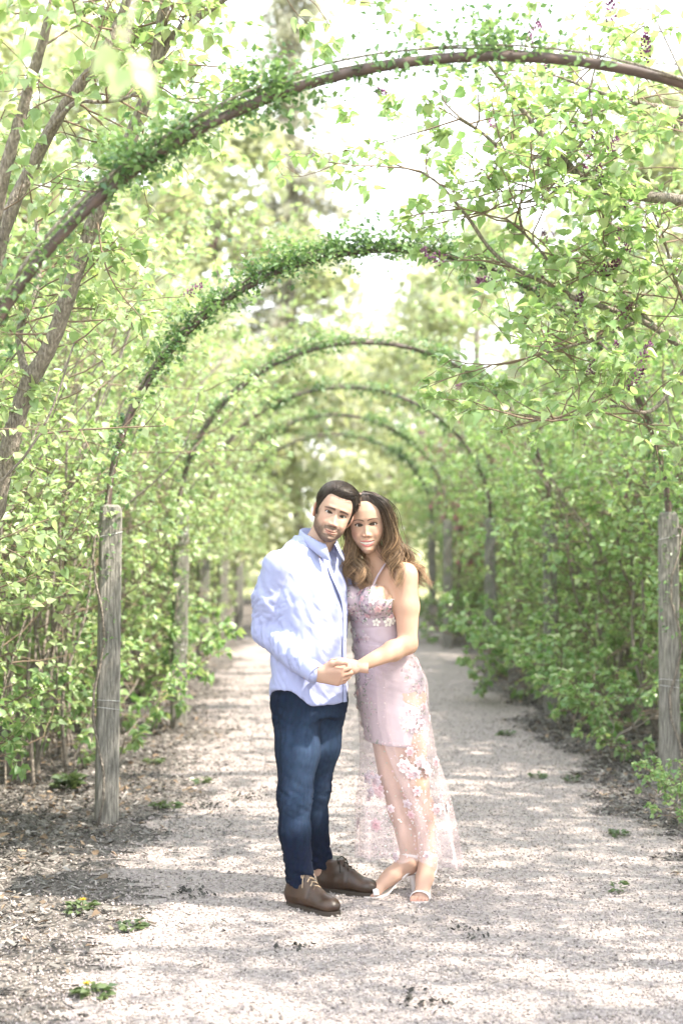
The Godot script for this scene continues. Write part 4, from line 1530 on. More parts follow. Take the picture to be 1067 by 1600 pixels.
	f.into(sk, func(p: Vector3, _n: Vector3) -> Color: return blue.darkened(0.05 * n3.get_noise_3d(p.x, p.y, p.z)), wrinkle)
	var sh := part("shirt", sk.commit(), shirt, g)
	# cuff
	sk = Flesh.new()
	f = Field.new(wriR - Vector3.ONE * 0.11, wriR + Vector3.ONE * 0.10, 0.005)
	f.cap(wriR - fore * 0.052, wriR - fore * 0.004, 0.0440, 0.0425, 0.0)
	var wr := wriR
	f.each(func(p: Vector3, e: float) -> float: return maxf(maxf(e, (p - wr).dot(fore) - 0.002), -(p - wr).dot(fore) - 0.056))
	f.each(func(p: Vector3, e: float) -> float: return maxf(e, 0.034 - dist_seg(p, wr - fore * 0.03, wr + fore * 0.1)) if (p - wr).dot(fore) > -0.03 else e)
	f.into(sk, func(_p: Vector3, _n: Vector3) -> Color: return blue * 1.02)
	part("cuff", sk.commit(), shirt, sh)
	# collar: a band round the neck that folds over and ends in two points
	part("collar", man_collar(yaw, blue), shirt, sh)
	# the front band with its buttons
	var st := begin()
	var line := []
	for i in 25:
		var y := lerpf(1.445, 0.862, i / 24.0)
		line.append(shirt_front(torso, yaw + lerpf(0.0, 0.42, smoothstep(1.45, 1.2, y)), y, 0.004))
	var side := Vector3(cos(yaw + 0.3), 0, -sin(yaw + 0.3))
	var bfwd := Vector3(sin(yaw + 0.3), 0, cos(yaw + 0.3))
	for i in 24:
		var a: Vector3 = line[i]
		var b: Vector3 = line[i + 1]
		for w in [[-0.016, 0.0, -0.014, 0.004], [-0.014, 0.004, 0.014, 0.004], [0.014, 0.004, 0.016, -0.004]]:
			var o0: Vector3 = side * w[0] + bfwd * w[1]
			var o1: Vector3 = side * w[2] + bfwd * w[3]
			for q in [a + o0, a + o1, b + o1, a + o0, b + o1, b + o0]:
				st.set_color(blue)
				st.add_vertex(q)
	part("button_band", done(st), shirt, sh)
	var pearl := mat(lin(0.6, 0.6, 0.62), 0.3, 0.5)
	for i in [1, 5, 9, 13, 17, 21]:
		var bt := CylinderMesh.new()
		bt.top_radius = 0.0052
		bt.bottom_radius = 0.0055
		bt.height = 0.003
		bt.radial_segments = 12
		bt.rings = 0
		var b := part("button", bt, pearl, sh)
		b.transform = Transform3D(Basis(Quaternion(Vector3.UP, bfwd)), line[i] + bfwd * 0.0065)
	# jeans
	var denim := cloth_mat(0.9, 0.0, 0.4)
	f = Field.new(Vector3(-0.40, 0.06, -0.30), Vector3(0.12, 1.02, 0.28), 0.0085)
	f.loft([[0.80, -0.135, 0.0, 0.150, 0.122], [0.86, -0.136, 0.0, 0.170, 0.127], [0.93, -0.137, 0.0, 0.172, 0.125], [1.0, -0.138, 0.0, 0.168, 0.12]], deg_to_rad(42.0), 0.04)
	for q in man_legs():
		f.cap(q[0], q[1], q[2] - 0.008, q[3] - 0.008, 0.035)
	f.each(func(p: Vector3, e: float) -> float: return maxf(e, (0.098 if p.z > -0.04 else 0.112) - p.y) if p.y < 0.2 else e)
	var jf := noise3(9.0, 41, 3)
	var jn := noise3(60.0, 42, 2)
	var jw := noise3(6.0, 43, 2)
	sk = Flesh.new()
	f.into(sk, func(p: Vector3, n: Vector3) -> Color:
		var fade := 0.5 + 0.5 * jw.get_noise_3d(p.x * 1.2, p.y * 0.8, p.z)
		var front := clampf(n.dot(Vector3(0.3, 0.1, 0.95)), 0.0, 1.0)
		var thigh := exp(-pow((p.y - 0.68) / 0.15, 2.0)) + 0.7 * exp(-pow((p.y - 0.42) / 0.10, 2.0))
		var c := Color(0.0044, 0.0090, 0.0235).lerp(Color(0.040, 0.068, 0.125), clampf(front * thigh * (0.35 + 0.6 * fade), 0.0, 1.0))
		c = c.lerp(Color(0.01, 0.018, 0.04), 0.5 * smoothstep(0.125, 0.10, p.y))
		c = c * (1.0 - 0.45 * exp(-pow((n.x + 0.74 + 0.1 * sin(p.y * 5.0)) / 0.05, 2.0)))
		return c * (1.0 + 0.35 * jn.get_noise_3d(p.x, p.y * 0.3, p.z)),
		func(p: Vector3, n: Vector3) -> float:
			var cuffs := smoothstep(0.36, 0.12, p.y)
			var knee := exp(-pow((p.y - 0.47) / 0.07, 2.0))
			var hips := exp(-pow((p.y - 0.80) / 0.07, 2.0))
			var k := ridge(jf.get_noise_3d(p.x * 0.55, p.y * 3.4 + p.x * 1.6, p.z * 0.55))
			return k * (0.0014 + 0.0125 * cuffs + 0.0065 * knee + 0.0055 * hips) + 0.0025 * exp(-pow((p.y - 0.118) / 0.012, 2.0)))
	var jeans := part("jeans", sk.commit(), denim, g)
	# outer seam and pocket edge
	var thread := mat(lin(0.045, 0.07, 0.13), 0.8, 0.3)
	st = begin()
	var seam := PackedVector3Array()
	for i in 18:
		var u := i / 17.0
		seam.append(Vector3(-0.268 + 0.035 * u, lerpf(0.905, 0.16, u), 0.155 - 0.005 * u))
	# boots
	boot(g, Vector3(-0.222, 0.0, 0.055), Vector3(0.72, 0, 0.69), Color(0.036, 0.019, 0.011), true, "boot with pale laces in the sun")
	boot(g, Vector3(-0.098, 0.0, -0.185), Vector3(0.90, 0, 0.44), Color(0.032, 0.017, 0.010), false, "rear boot with dark laces")

func dist_seg(p: Vector3, a: Vector3, b: Vector3) -> float:
	var ab := b - a
	var t := clampf((p - a).dot(ab) / ab.length_squared(), 0.0, 1.0)
	return (p - a - ab * t).length()

func ridge(x: float) -> float:
	# sharp crests, broad hollows
	return 0.55 - sqrt(x * x + 0.006) * 1.8

func man_legs() -> Array:
	return [
		[Vector3(-0.198, 0.86, 0.045), Vector3(-0.185, 0.66, 0.075), 0.112, 0.098], [Vector3(-0.185, 0.66, 0.075), Vector3(-0.197, 0.47, 0.105), 0.098, 0.077],
		[Vector3(-0.197, 0.47, 0.105), Vector3(-0.198, 0.33, 0.10), 0.077, 0.071], [Vector3(-0.198, 0.33, 0.10), Vector3(-0.172, 0.09, 0.10), 0.071, 0.063],
		[Vector3(-0.075, 0.86, -0.045), Vector3(-0.095, 0.66, -0.07), 0.108, 0.094], [Vector3(-0.095, 0.66, -0.07), Vector3(-0.118, 0.47, -0.10), 0.094, 0.073],
		[Vector3(-0.118, 0.47, -0.10), Vector3(-0.122, 0.33, -0.13), 0.073, 0.067], [Vector3(-0.122, 0.33, -0.13), Vector3(-0.088, 0.10, -0.165), 0.067, 0.060],
	]

func shirt_front(torso: Array, yaw: float, y: float, out: float) -> Vector3:
	var j := 0
	while j < torso.size() - 2 and y > torso[j + 1][0]:
		j += 1
	var u: float = clampf((y - torso[j][0]) / (torso[j + 1][0] - torso[j][0]), 0.0, 1.0)
	var r := []
	for q in range(1, 5):
		r.append(cubic_interpolate(torso[j][q], torso[j + 1][q], torso[maxi(j - 1, 0)][q], torso[mini(j + 2, torso.size() - 1)][q], u))
	var base := deg_to_rad(50.0)
	var rel := yaw - base
	# the point of the ellipse at this angle
	var lx: float = sin(rel) * r[2]
	var lz: float = cos(rel) * r[3]
	var k := Vector3(r[0], y, r[1]) + Vector3(cos(base), 0, -sin(base)) * lx + Vector3(sin(base), 0, cos(base)) * lz
	return k + Vector3(sin(yaw), 0, cos(yaw)) * out

func man_collar(yaw: float, col: Color) -> ArrayMesh:
	var st := begin()
	var c := Vector3(-0.098, 1.535, 0.0)
	var steps := 40
	var rows := []
	for i in steps + 1:
		var u := -1.0 + 2.0 * i / steps
		var a := yaw - 0.12 + PI + u * (PI - 0.33)
		var tip := smoothstep(0.62, 1.0, absf(u))
		var dir := Vector3(sin(a), 0, cos(a))
		var rise := -0.030 * cos(a - yaw) + 0.012   # higher behind, lower in front
		var inner := c + dir * 0.070 + Vector3(0, rise - 0.015, 0)
		var top := c + dir * 0.0745 + Vector3(0, rise + 0.030 - 0.010 * tip, 0)
		var fold := c + dir * 0.082 + Vector3(0, rise + 0.026 - 0.012 * tip, 0)
		var low := c + dir * (0.091 + 0.018 * tip) + Vector3(0, rise - 0.012 - 0.042 * tip, 0) + Vector3(sin(yaw), 0, cos(yaw)) * 0.012 * tip
		rows.append([inner, top, fold, low, low - dir * 0.004])
	for i in steps:
		for k in 4:
			for q in [rows[i][k], rows[i + 1][k], rows[i + 1][k + 1], rows[i][k], rows[i + 1][k + 1], rows[i][k + 1]]:
				st.set_color(col)
				st.add_vertex(q)
	return done(st)

func man_hairline(a: float) -> float:
	var q := absf(a)
	return prof([[0.0, 0.064], [0.35, 0.067], [0.62, 0.068], [0.80, 0.058], [0.95, 0.034], [1.08, 0.018], [1.2, 0.004], [1.27, -0.024], [1.42, -0.022], [1.5, 0.018], [1.75, 0.014], [1.95, -0.02], [2.3, -0.055], [3.2, -0.066]], q)

func man_hair(X: Transform3D) -> ArrayMesh:
	var sk := Flesh.new()
	var nu := 120
	var nv := 90
	var v := PackedVector3Array()
	var c := PackedColorArray()
	var t := PackedInt32Array()
	var rows := grid_rows(nv)
	var n1 := noise3(1.0, 91, 3)
	for j in nv + 1:
		for i in nu + 1:
			var a := -PI + TAU * i / nu
			var y := rows[j]
			var p := skull(a, y, true)
			var line := man_hairline(a)
			var m := smoothstep(line - 0.004, line + lerpf(0.008, 0.022, exp(-a * a)), y)
			var top := smoothstep(0.02, 0.10, y)
			var th := lerpf(0.006, 0.017, top) + 0.008 * bell(a, y, 0.3, 0.085, 1.0, 0.03)
			var streak := n1.get_noise_2d(a * 14.0 + y * 60.0, y * 30.0 - a * 2.0)
			var out := Vector3(p.x, (p.y - 0.01) * 0.9, p.z).normalized()
			v.append(X * (p + out * (lerpf(-0.006, th, m) + 0.0028 * streak * m)))
			c.append(Color(0.013, 0.0095, 0.008).lerp(Color(0.05, 0.033, 0.022), clampf(0.5 + streak, 0.0, 1.0) * 0.6))
	for j in nv:
		for i in nu:
			var a := j * (nu + 1) + i
			t.append_array(PackedInt32Array([a, a + nu + 1, a + 1, a + 1, a + nu + 1, a + nu + 2]))
	sk.add(v, smooth_seam(Flesh.normals_of(v, t), nu, nv), c, t)
	# combed strands that break up the outline
	var st := begin()
	for i in 2400:
		var a := rng.randf_range(-PI, PI)
		var line := man_hairline(a)
		var y := lerpf(line + 0.002, 0.116, sqrt(rng.randf()))
		var p := skull(a, y, true)
		var out := Vector3(p.x, (p.y - 0.01) * 0.9, p.z).normalized()
		var top := smoothstep(0.03, 0.09, y)
		# combed back and over to his left (+x) on top, down at the sides
		var comb := Vector3(0.75, 0.32, -0.55).lerp(Vector3(0, -1, -0.35), 1.0 - top)
		comb = (comb - out * comb.dot(out)).normalized()
		var th := lerpf(0.005, 0.016, top) + 0.008 * bell(a, y, 0.3, 0.085, 1.0, 0.03)
		var ln := lerpf(0.014, 0.045, top) * rng.randf_range(0.7, 1.2)
		var q := p + out * th * 0.75
		var pts := PackedVector3Array()
		for k in 5:
			var u := k / 4.0
			pts.append(X * (q + comb * ln * u + out * (0.0045 * sin(u * PI) * top + 0.0018 - 0.004 * u * u)))
		var sh := rng.randf()
		tex_strands(st, pts, 0.0011, Color(0.012, 0.009, 0.008), Color(0.02, 0.014, 0.010).lerp(Color(0.13, 0.085, 0.055), sh * sh * sh))
	var m2 := done(st)
	var arr := m2.surface_get_arrays(0)
	sk.add(arr[Mesh.ARRAY_VERTEX], arr[Mesh.ARRAY_NORMAL], arr[Mesh.ARRAY_COLOR], arr[Mesh.ARRAY_INDEX])
	return sk.commit()

func boot(g: Node3D, heel: Vector3, dir: Vector3, col: Color, pale_laces: bool, label: String) -> void:
	dir = dir.normalized()
	var side := Vector3.UP.cross(dir).normalized()
	var P := func(l: float, y: float, s: float) -> Vector3: return heel + dir * l + Vector3(0, y, 0) + side * s
	var f := Field.new(heel + dir * 0.12 + Vector3(-0.24, -0.01, -0.24), heel + dir * 0.12 + Vector3(0.24, 0.20, 0.24), 0.0055)
	f.cap(P.call(0.035, 0.058, 0), P.call(0.13, 0.056, 0.0), 0.041, 0.043, 0.02)
	f.cap(P.call(0.12, 0.058, 0), P.call(0.228, 0.047, 0.004), 0.043, 0.041, 0.02, Vector3.UP, 1.25)
	f.cap(P.call(0.205, 0.045, 0.003), P.call(0.243, 0.042, 0.005), 0.0415, 0.0375, 0.02, Vector3.UP, 1.35)
	f.cap(P.call(0.05, 0.06, 0), P.call(0.062, 0.158, 0), 0.045, 0.052, 0.03)
	f.cap(P.call(0.075, 0.12, 0), P.call(0.165, 0.07, 0), 0.036, 0.034, 0.03)
	f.each(func(p: Vector3, e: float) -> float: return maxf(maxf(e, 0.024 - p.y), p.y - 0.152))
	var nz := noise3(38.0, 51, 3)
	var nf := noise3(12.0, 52, 2)
	var sk := Flesh.new()
	var h := heel
	f.into(sk, func(p: Vector3, _n: Vector3) -> Color:
		var l := (p - h).dot(dir)
		var c := col.lerp(col * 2.0, clampf(0.35 + 0.8 * nf.get_noise_3d(p.x, p.y, p.z), 0.0, 1.0) * 0.6)
		c = c.lerp(col * 0.45, 0.7 * smoothstep(0.25, 0.285, l) + 0.5 * exp(-pow((l - 0.155) / 0.004, 2.0)))
		return c * (1.0 + 0.2 * nz.get_noise_3d(p.x, p.y, p.z)),
		func(p: Vector3, _n: Vector3) -> float:
			var l := (p - h).dot(dir)
			var crease := exp(-pow((l - 0.175) / 0.02, 2.0)) * sin(l * 700.0) * 0.0008
			return 0.0012 * nz.get_noise_3d(p.x * 0.6, p.y * 0.6, p.z * 0.6) + crease - 0.002 * exp(-pow((l - 0.155 + 0.35 * absf((p - h).dot(side)) * 0.3) / 0.003, 2.0)) + 0.0022 * smoothstep(0.155, 0.150, l) * smoothstep(0.05, 0.06, p.y))
	var leather := mat(Color.WHITE, 0.42, 0.5)
	leather.vertex_color_use_as_albedo = true
	var b := part("boot", sk.commit(), leather, g)
	b.set_meta("label", label)
	# sole: an outline of a foot, with a heel block
	var rubber := mat(lin(0.045, 0.035, 0.028), 0.75, 0.4)
	var st := begin(false)
	var outline := func(k: float) -> PackedVector2Array:
		var o := PackedVector2Array()
		for i in 40:
			var a := TAU * i / 40.0
			var l := 0.138 - 0.150 * cos(a)
			var w := sin(a) * (0.0385 + 0.010 * smoothstep(0.10, 0.21, l) - 0.006 * exp(-pow((l - 0.10) / 0.04, 2.0))) * (1.0 + 0.12 * absf(cos(a)))
			o.append(Vector2(l + 0.001, w * k + 0.004 * smoothstep(0.1, 0.28, l)))
		return o
	var ol: PackedVector2Array = outline.call(1.10)
	for i in 40:
		var a := ol[i]
		var c := ol[(i + 1) % 40]
		var bot := func(q: Vector2) -> float: return 0.012 * smoothstep(0.085, 0.10, q.x) * smoothstep(0.15, 0.12, q.x) + 0.010 * smoothstep(0.24, 0.295, q.x)
		var t0: Vector3 = P.call(a.x, 0.027, a.y)
		var t1: Vector3 = P.call(c.x, 0.027, c.y)
		quad(st, P.call(a.x, bot.call(a), a.y), P.call(c.x, bot.call(c), c.y), t1, t0)
		st.add_vertex(t0); st.add_vertex(t1); st.add_vertex(P.call(0.14, 0.029, 0))
		st.add_vertex(P.call(a.x, bot.call(a), a.y)); st.add_vertex(P.call(0.14, 0.004, 0)); st.add_vertex(P.call(c.x, bot.call(c), c.y))
	part("sole", done(st), rubber, b)
	var lace := mat(lin(0.42, 0.31, 0.21) if pale_laces else lin(0.02, 0.016, 0.014), 0.8, 0.3)
	for k in 4:
		var st2 := begin()
		var l := 0.098 + 0.018 * k
		var y := 0.137 - 0.0135 * k
		for sgn in [-1.0, 1.0]:
			var ln := PackedVector3Array()
			for q in 7:
				var u := -1.0 + q / 3.0
				ln.append(P.call(l + 0.007 * u * sgn + 0.008, y + 0.014 - 0.010 * u * u + 0.0015 * sgn, u * 0.021))
			add_tube(st2, ln, 0.0031, 0.0031, 5)
		part("lace", done(st2), lace, b)
	var st3 := begin()
	for sgn in [-1.0, 1.0]:
		var ln := smooth_line([P.call(0.098, 0.152, 0.0), P.call(0.100, 0.160, 0.022 * sgn), P.call(0.112, 0.142, 0.036 * sgn), P.call(0.105, 0.150, 0.006 * sgn)], 14)
		add_tube(st3, ln, 0.0021, 0.0021, 5)
		add_tube(st3, smooth_line([P.call(0.1, 0.152, 0), P.call(0.115, 0.148, 0.03 * sgn), P.call(0.125, 0.105, 0.046 * sgn)], 10), 0.0021, 0.0018, 5)
	part("lace_bow", done(st3), lace, b)

func make_woman() -> void:
	var g := thing("person", "woman in a pale pink embroidered dress with sheer skirt and long wavy brown hair", "person", Vector3(0.012, 0, -6.25))
	var skin := Color(0.44, 0.28, 0.205)
	var yaw := deg_to_rad(-40.0)
	var fwd := Vector3(sin(yaw), 0, cos(yaw))
	var lat := Vector3(cos(yaw), 0, -sin(yaw))      # to her left, the camera's right
	var HX := Transform3D(Basis.from_euler(Vector3(0.02, -0.06, 0.075)).scaled(Vector3(1.08, 1.09, 1.03)), Vector3(0.098, 1.622, 0.045))
	var neck := Vector3(0.148, 1.455, -0.015)
	var shoL := Vector3(0.262, 1.398, 0.075)
	var elbL := Vector3(0.272, 1.105, 0.115)
	var wriL := Vector3(0.052, 1.030, 0.345)
	var shoR := Vector3(0.035, 1.395, -0.105)
	var elbR := Vector3(-0.03, 1.16, -0.16)
	var wriR := Vector3(-0.17, 1.10, -0.11)
	var trunk := [[0.86, 0.205, -0.02, 0.160, 0.130], [0.94, 0.203, -0.022, 0.158, 0.127], [1.02, 0.185, -0.02, 0.145, 0.112], [1.09, 0.155, -0.01, 0.121, 0.097], [1.15, 0.139, -0.002, 0.109, 0.088], [1.22, 0.132, 0.0, 0.116, 0.092], [1.30, 0.137, -0.005, 0.125, 0.094], [1.36, 0.143, -0.012, 0.128, 0.080], [1.41, 0.148, -0.016, 0.098, 0.062], [1.45, 0.149, -0.018, 0.056, 0.048]]
	var bust_l := Vector3(0.137, 1.295, 0.0) + fwd * 0.075 + lat * 0.066
	var bust_r := Vector3(0.137, 1.295, 0.0) + fwd * 0.080 - lat * 0.060
	var kneeR := Vector3(0.212, 0.50, 0.055)
	var ankR := Vector3(0.287, 0.155, 0.02)
	var kneeL := Vector3(0.300, 0.50, 0.095)
	var ankL := Vector3(0.362, 0.150, 0.015)
	var sk := Flesh.new()
	var eyes := Flesh.new()
	head_into(sk, eyes, HX, {"man": false, "skin": skin, "lip": Color(0.46, 0.15, 0.14), "lip_strength": 0.9, "smile": 1.3, "teeth": 1.3, "mouth": 0.0295, "nose": 0.0145, "eye": 1.12, "eye_w": 1.12, "brow_at": 0.0185, "ex": 0.0285, "eye_z": 0.0592, "nose_w": 1.0, "lash": 1.1, "lash_strength": 0.95, "brow": 0.7, "brow_arch": 1.1, "brow_tilt": -0.0012, "iris": Color(0.05, 0.026, 0.014), "skew": 0.0, "gaze": Vector3(0.02, 0.06, 0.0)})
	var f := Field.new(Vector3(-0.30, 0.04, -0.26), Vector3(0.47, 1.62, 0.44), 0.009)
	f.loft(trunk, yaw, 0.03, -0.004)
	f.cap(bust_l, bust_l + fwd * 0.01, 0.066, 0.060, 0.03)
	f.cap(bust_r, bust_r + fwd * 0.01, 0.066, 0.060, 0.03)
	f.cap(neck + Vector3(0.004, -0.03, -0.005), HX * Vector3(0, -0.06, -0.028), 0.049, 0.047, 0.03)
	for s in [[shoL, 1.0], [shoR, -1.0]]:
		f.cap(neck + Vector3(0, -0.035, 0), s[0], 0.040, 0.048, 0.045)
	# collar bones
	f.cap(neck + fwd * 0.045 + lat * 0.012 + Vector3(0, -0.042, 0), shoL + fwd * 0.02 + Vector3(0, 0.022, 0), 0.011, 0.010, 0.02)
	f.cap(neck + fwd * 0.045 - lat * 0.012 + Vector3(0, -0.042, 0), shoR + fwd * 0.02 + Vector3(0, 0.022, 0), 0.011, 0.010, 0.02)
	f.cap(shoL, shoL.lerp(elbL, 0.45) + Vector3(0.004, 0, 0), 0.056, 0.052, 0.03)
	f.cap(shoL.lerp(elbL, 0.45) + Vector3(0.004, 0, 0), elbL, 0.052, 0.041, 0.02)
	f.cap(elbL, elbL.lerp(wriL, 0.3), 0.042, 0.043, 0.02)
	f.cap(elbL.lerp(wriL, 0.3), wriL, 0.043, 0.0225, 0.02)
	f.cap(shoR, elbR, 0.055, 0.042, 0.03)
	f.cap(elbR, wriR, 0.042, 0.026, 0.02)
	for q in [[Vector3(0.175, 0.86, 0.0), kneeR, 0.088, 0.058], [kneeR, kneeR.lerp(ankR, 0.35) + Vector3(0.012, 0, -0.012), 0.056, 0.055], [kneeR.lerp(ankR, 0.35) + Vector3(0.012, 0, -0.012), ankR, 0.055, 0.035], [Vector3(0.262, 0.86, 0.03), kneeL, 0.090, 0.060], [kneeL, kneeL.lerp(ankL, 0.35) + Vector3(0.014, 0, -0.01), 0.058, 0.057], [kneeL.lerp(ankL, 0.35) + Vector3(0.014, 0, -0.01), ankL, 0.057, 0.036]]:
		f.cap(q[0], q[1], q[2], q[3], 0.03)
	var hand_r := wriR
	f.cap(wriR, wriR + (wriR - elbR).normalized() * 0.09, 0.026, 0.020, 0.02)
	f.into(sk, func(p: Vector3, _n: Vector3) -> Color: return skin.lerp(Color(0.50, 0.30, 0.21), 0.5))
	# left hand lying over his
	var hx := (Vector3(-0.95, 0.10, 0.05)).normalized()
	var hy := (Vector3(0.05, 0.55, 0.83) - hx * hx.dot(Vector3(0.05, 0.55, 0.83))).normalized()
	hand_into(sk, Transform3D(Basis(hx, hy, hx.cross(hy)), wriL + Vector3(-0.006, 0.001, 0.0)), 0.90, Color(0.46, 0.30, 0.23), [[0.25, 0.55, 0.35], [0.3, 0.6, 0.4], [0.4, 0.65, 0.4], [0.5, 0.7, 0.4]], [Vector3(0.55, -0.45, 0.7), Vector3(0.8, -0.55, 0.2), Vector3(0.9, -0.4, 0.05)], -1.0)
	# feet
	foot_into(sk, ankR, Vector3(0.285, 0.118, 0.005), Vector3(0.137, 0.030, 0.050), Color(0.46, 0.30, 0.23))
	foot_into(sk, ankL, Vector3(0.372, 0.115, -0.02), Vector3(0.330, 0.030, 0.120), Color(0.46, 0.30, 0.23))
	part("body", body_mesh(sk, eyes), null, g)
	woman_hair(g, HX)
	# the dress: bodice and short lining
	var pink := Color(0.45, 0.36, 0.40)
	var satin := cloth_mat(0.55, 0.3, 0.12)
	f = Field.new(Vector3(-0.02, 0.60, -0.24), Vector3(0.42, 1.42, 0.25), 0.0062)
	var skirt := [[0.62, 0.235, 0.012, 0.133, 0.120], [0.70, 0.228, 0.008, 0.141, 0.126], [0.80, 0.217, -0.008, 0.156, 0.133]]
	skirt.append_array(trunk.slice(0, 8))
	f.loft(skirt, yaw, 0.03, 0.004)
	f.cap(bust_l, bust_l + fwd * 0.012, 0.071, 0.066, 0.025)
	f.cap(bust_r, bust_r + fwd * 0.012, 0.071, 0.066, 0.025)
	var ctr := Vector3(0.137, 0, -0.005)
	f.each(func(p: Vector3, e: float) -> float:
		var q := p - ctr
		var l := q.dot(lat)
		var fr := q.dot(fwd)
		var top := 1.352 - 0.055 * smoothstep(0.06, 0.14, absf(l)) - 0.020 * exp(-pow(l / 0.022, 2.0)) + 0.012 * exp(-pow((absf(l) - 0.055) / 0.03, 2.0))
		top = lerpf(1.255, top, smoothstep(-0.06, 0.03, fr))
		e = maxf(e, p.y - top)
		return maxf(e, 0.668 - 0.07 * (p.x - 0.2) - p.y))
	var fold := noise3(10.0, 61, 3)
	var fine := noise3(30.0, 62, 2)
	sk = Flesh.new()
	f.into(sk, func(p: Vector3, _n: Vector3) -> Color: return pink * (1.0 + 0.04 * fine.get_noise_3d(p.x, p.y, p.z)), func(p: Vector3, _n: Vector3) -> float:
		var k := 0.0
		# pulled folds across hip and waist, fanning from the near hip
		var zone := exp(-pow((p.y - 0.99) / 0.10, 2.0)) + 0.5 * exp(-pow((p.y - 1.12) / 0.035, 2.0))
		k += 0.006 * zone * ridge(fold.get_noise_3d(p.x * 0.5, p.y * 2.3 + p.x * 0.9, p.z * 0.5))
		k += 0.003 * smoothstep(0.95, 0.7, p.y) * fold.get_noise_3d(p.x * 1.3, p.y * 0.35, p.z * 1.3)
		# waistband edges
		k -= 0.0035 * exp(-pow((p.y - (1.178 + 0.10 * (p.x - 0.14))) / 0.005, 2.0))
		k += 0.002 * exp(-pow((p.y - 0.676 + 0.07 * (p.x - 0.2)) / 0.006, 2.0))
		return k)
	var dress := part("dress", sk.commit(), satin, g)
	# straps
	for s in [1.0, -1.0]:
		var st := begin()
		var b0: Vector3 = (bust_l if s > 0.0 else bust_r) + Vector3(0, 0.052, 0) + fwd * 0.032
		var top: Vector3 = neck + lat * 0.075 * s + Vector3(0, 0.004, 0) + fwd * 0.012
		var back: Vector3 = ctr + lat * 0.06 * s + Vector3(0, 1.26, 0) - fwd * 0.098
		var line := smooth_line([b0, b0.lerp(top, 0.5) + fwd * 0.014 + Vector3(0, 0.006, 0), top, top.lerp(back, 0.5) - fwd * 0.03, back], 24)
		for i in 24:
			var w := lat * 0.0055
			for q in [line[i] - w, line[i] + w, line[i + 1] + w, line[i] - w, line[i + 1] + w, line[i + 1] - w]:
				st.set_color(pink * 1.05)
				st.add_vertex(q)
		part("strap", done(st), satin, dress)
	# sheer overskirt
	var tulle := mat(Color(0.88, 0.80, 0.81, 0.22), 0.9, 0.2)
	tulle.transparency = BaseMaterial3D.TRANSPARENCY_ALPHA
	var over: MeshInstance3D = part("sheer_overskirt", overskirt(yaw), tulle, dress)
	over.set_meta("label", "sheer tulle overskirt trailing to the right")
	embroider(dress, over, yaw, ctr, bust_l, bust_r, trunk)
	sandal(g, ankR, Vector3(0.285, 0.118, 0.005), Vector3(0.137, 0.030, 0.050))
	sandal(g, ankL, Vector3(0.372, 0.115, -0.02), Vector3(0.330, 0.030, 0.120))

# one ring of the overskirt: a point at angle u (0..1 round from the slit) and height y
func over_point(u: float, y: float, yaw: float) -> Vector3:
	var cx := prof([[0.13, 0.285], [0.2, 0.277], [0.3, 0.268], [0.46, 0.252], [0.62, 0.236], [0.8, 0.217], [0.95, 0.204], [1.05, 0.172], [1.12, 0.150]], y)
	var cz := prof([[0.13, -0.03], [0.3, -0.012], [0.62, 0.0], [0.8, -0.008], [1.12, -0.006]], y)
	var rx := prof([[0.13, 0.228], [0.2, 0.222], [0.3, 0.212], [0.46, 0.196], [0.62, 0.171], [0.8, 0.164], [0.95, 0.168], [1.05, 0.146], [1.12, 0.124]], y)
	var rz := prof([[0.13, 0.215], [0.3, 0.195], [0.46, 0.172], [0.62, 0.152], [0.8, 0.146], [0.95, 0.138], [1.05, 0.116], [1.12, 0.102]], y)
	var a := TAU * u
	var free := smoothstep(0.72, 0.22, y)
	var pleat := 1.0 + free * (0.060 * sin(a * 9.0 + 1.3 * sin(a * 2.0)) + 0.035 * sin(a * 17.0 + 2.0) + 0.03 * sin(a * 4.0 + y * 3.0)) + 0.006 * sin(a * 23.0 + y * 5.0)
	var lx := sin(a + 0.25) * rx * pleat
	var lz := cos(a + 0.25) * rz * pleat
	var yw := yaw * smoothstep(0.3, 0.8, y)
	return Vector3(cx + lx * cos(yw) + lz * sin(yw), y, cz - lx * sin(yw) + lz * cos(yw))

func hem_height(u: float) -> float:
	# lower behind and to the right, with a small wave
	var a := TAU * u + 0.25
	return 0.158 + 0.030 * cos(a) - 0.055 * maxf(sin(a), 0.0) - 0.030 * maxf(-cos(a), 0.0) + 0.008 * sin(a * 9.0)

func overskirt(yaw: float) -> ArrayMesh:
	var st := begin()
	var nu := 150
	var nv := 46
	var rows := []
	for j in nv + 1:
		var r := PackedVector3Array()
		for i in nu + 1:
			var u := -0.01 + 1.035 * i / nu      # the edges of the slit overlap
			var y := lerpf(1.10, hem_height(u), pow(float(j) / nv, 0.9))
			var p := over_point(u, y, yaw)
			if i < 6:
				p += (p - Vector3(0.25, y, 0)).normalized() * 0.006
			r.append(p)
		rows.append(r)
	for j in nv:
		for i in nu:
			quad(st, rows[j][i], rows[j][i + 1], rows[j + 1][i + 1], rows[j + 1][i])
	return done(st)

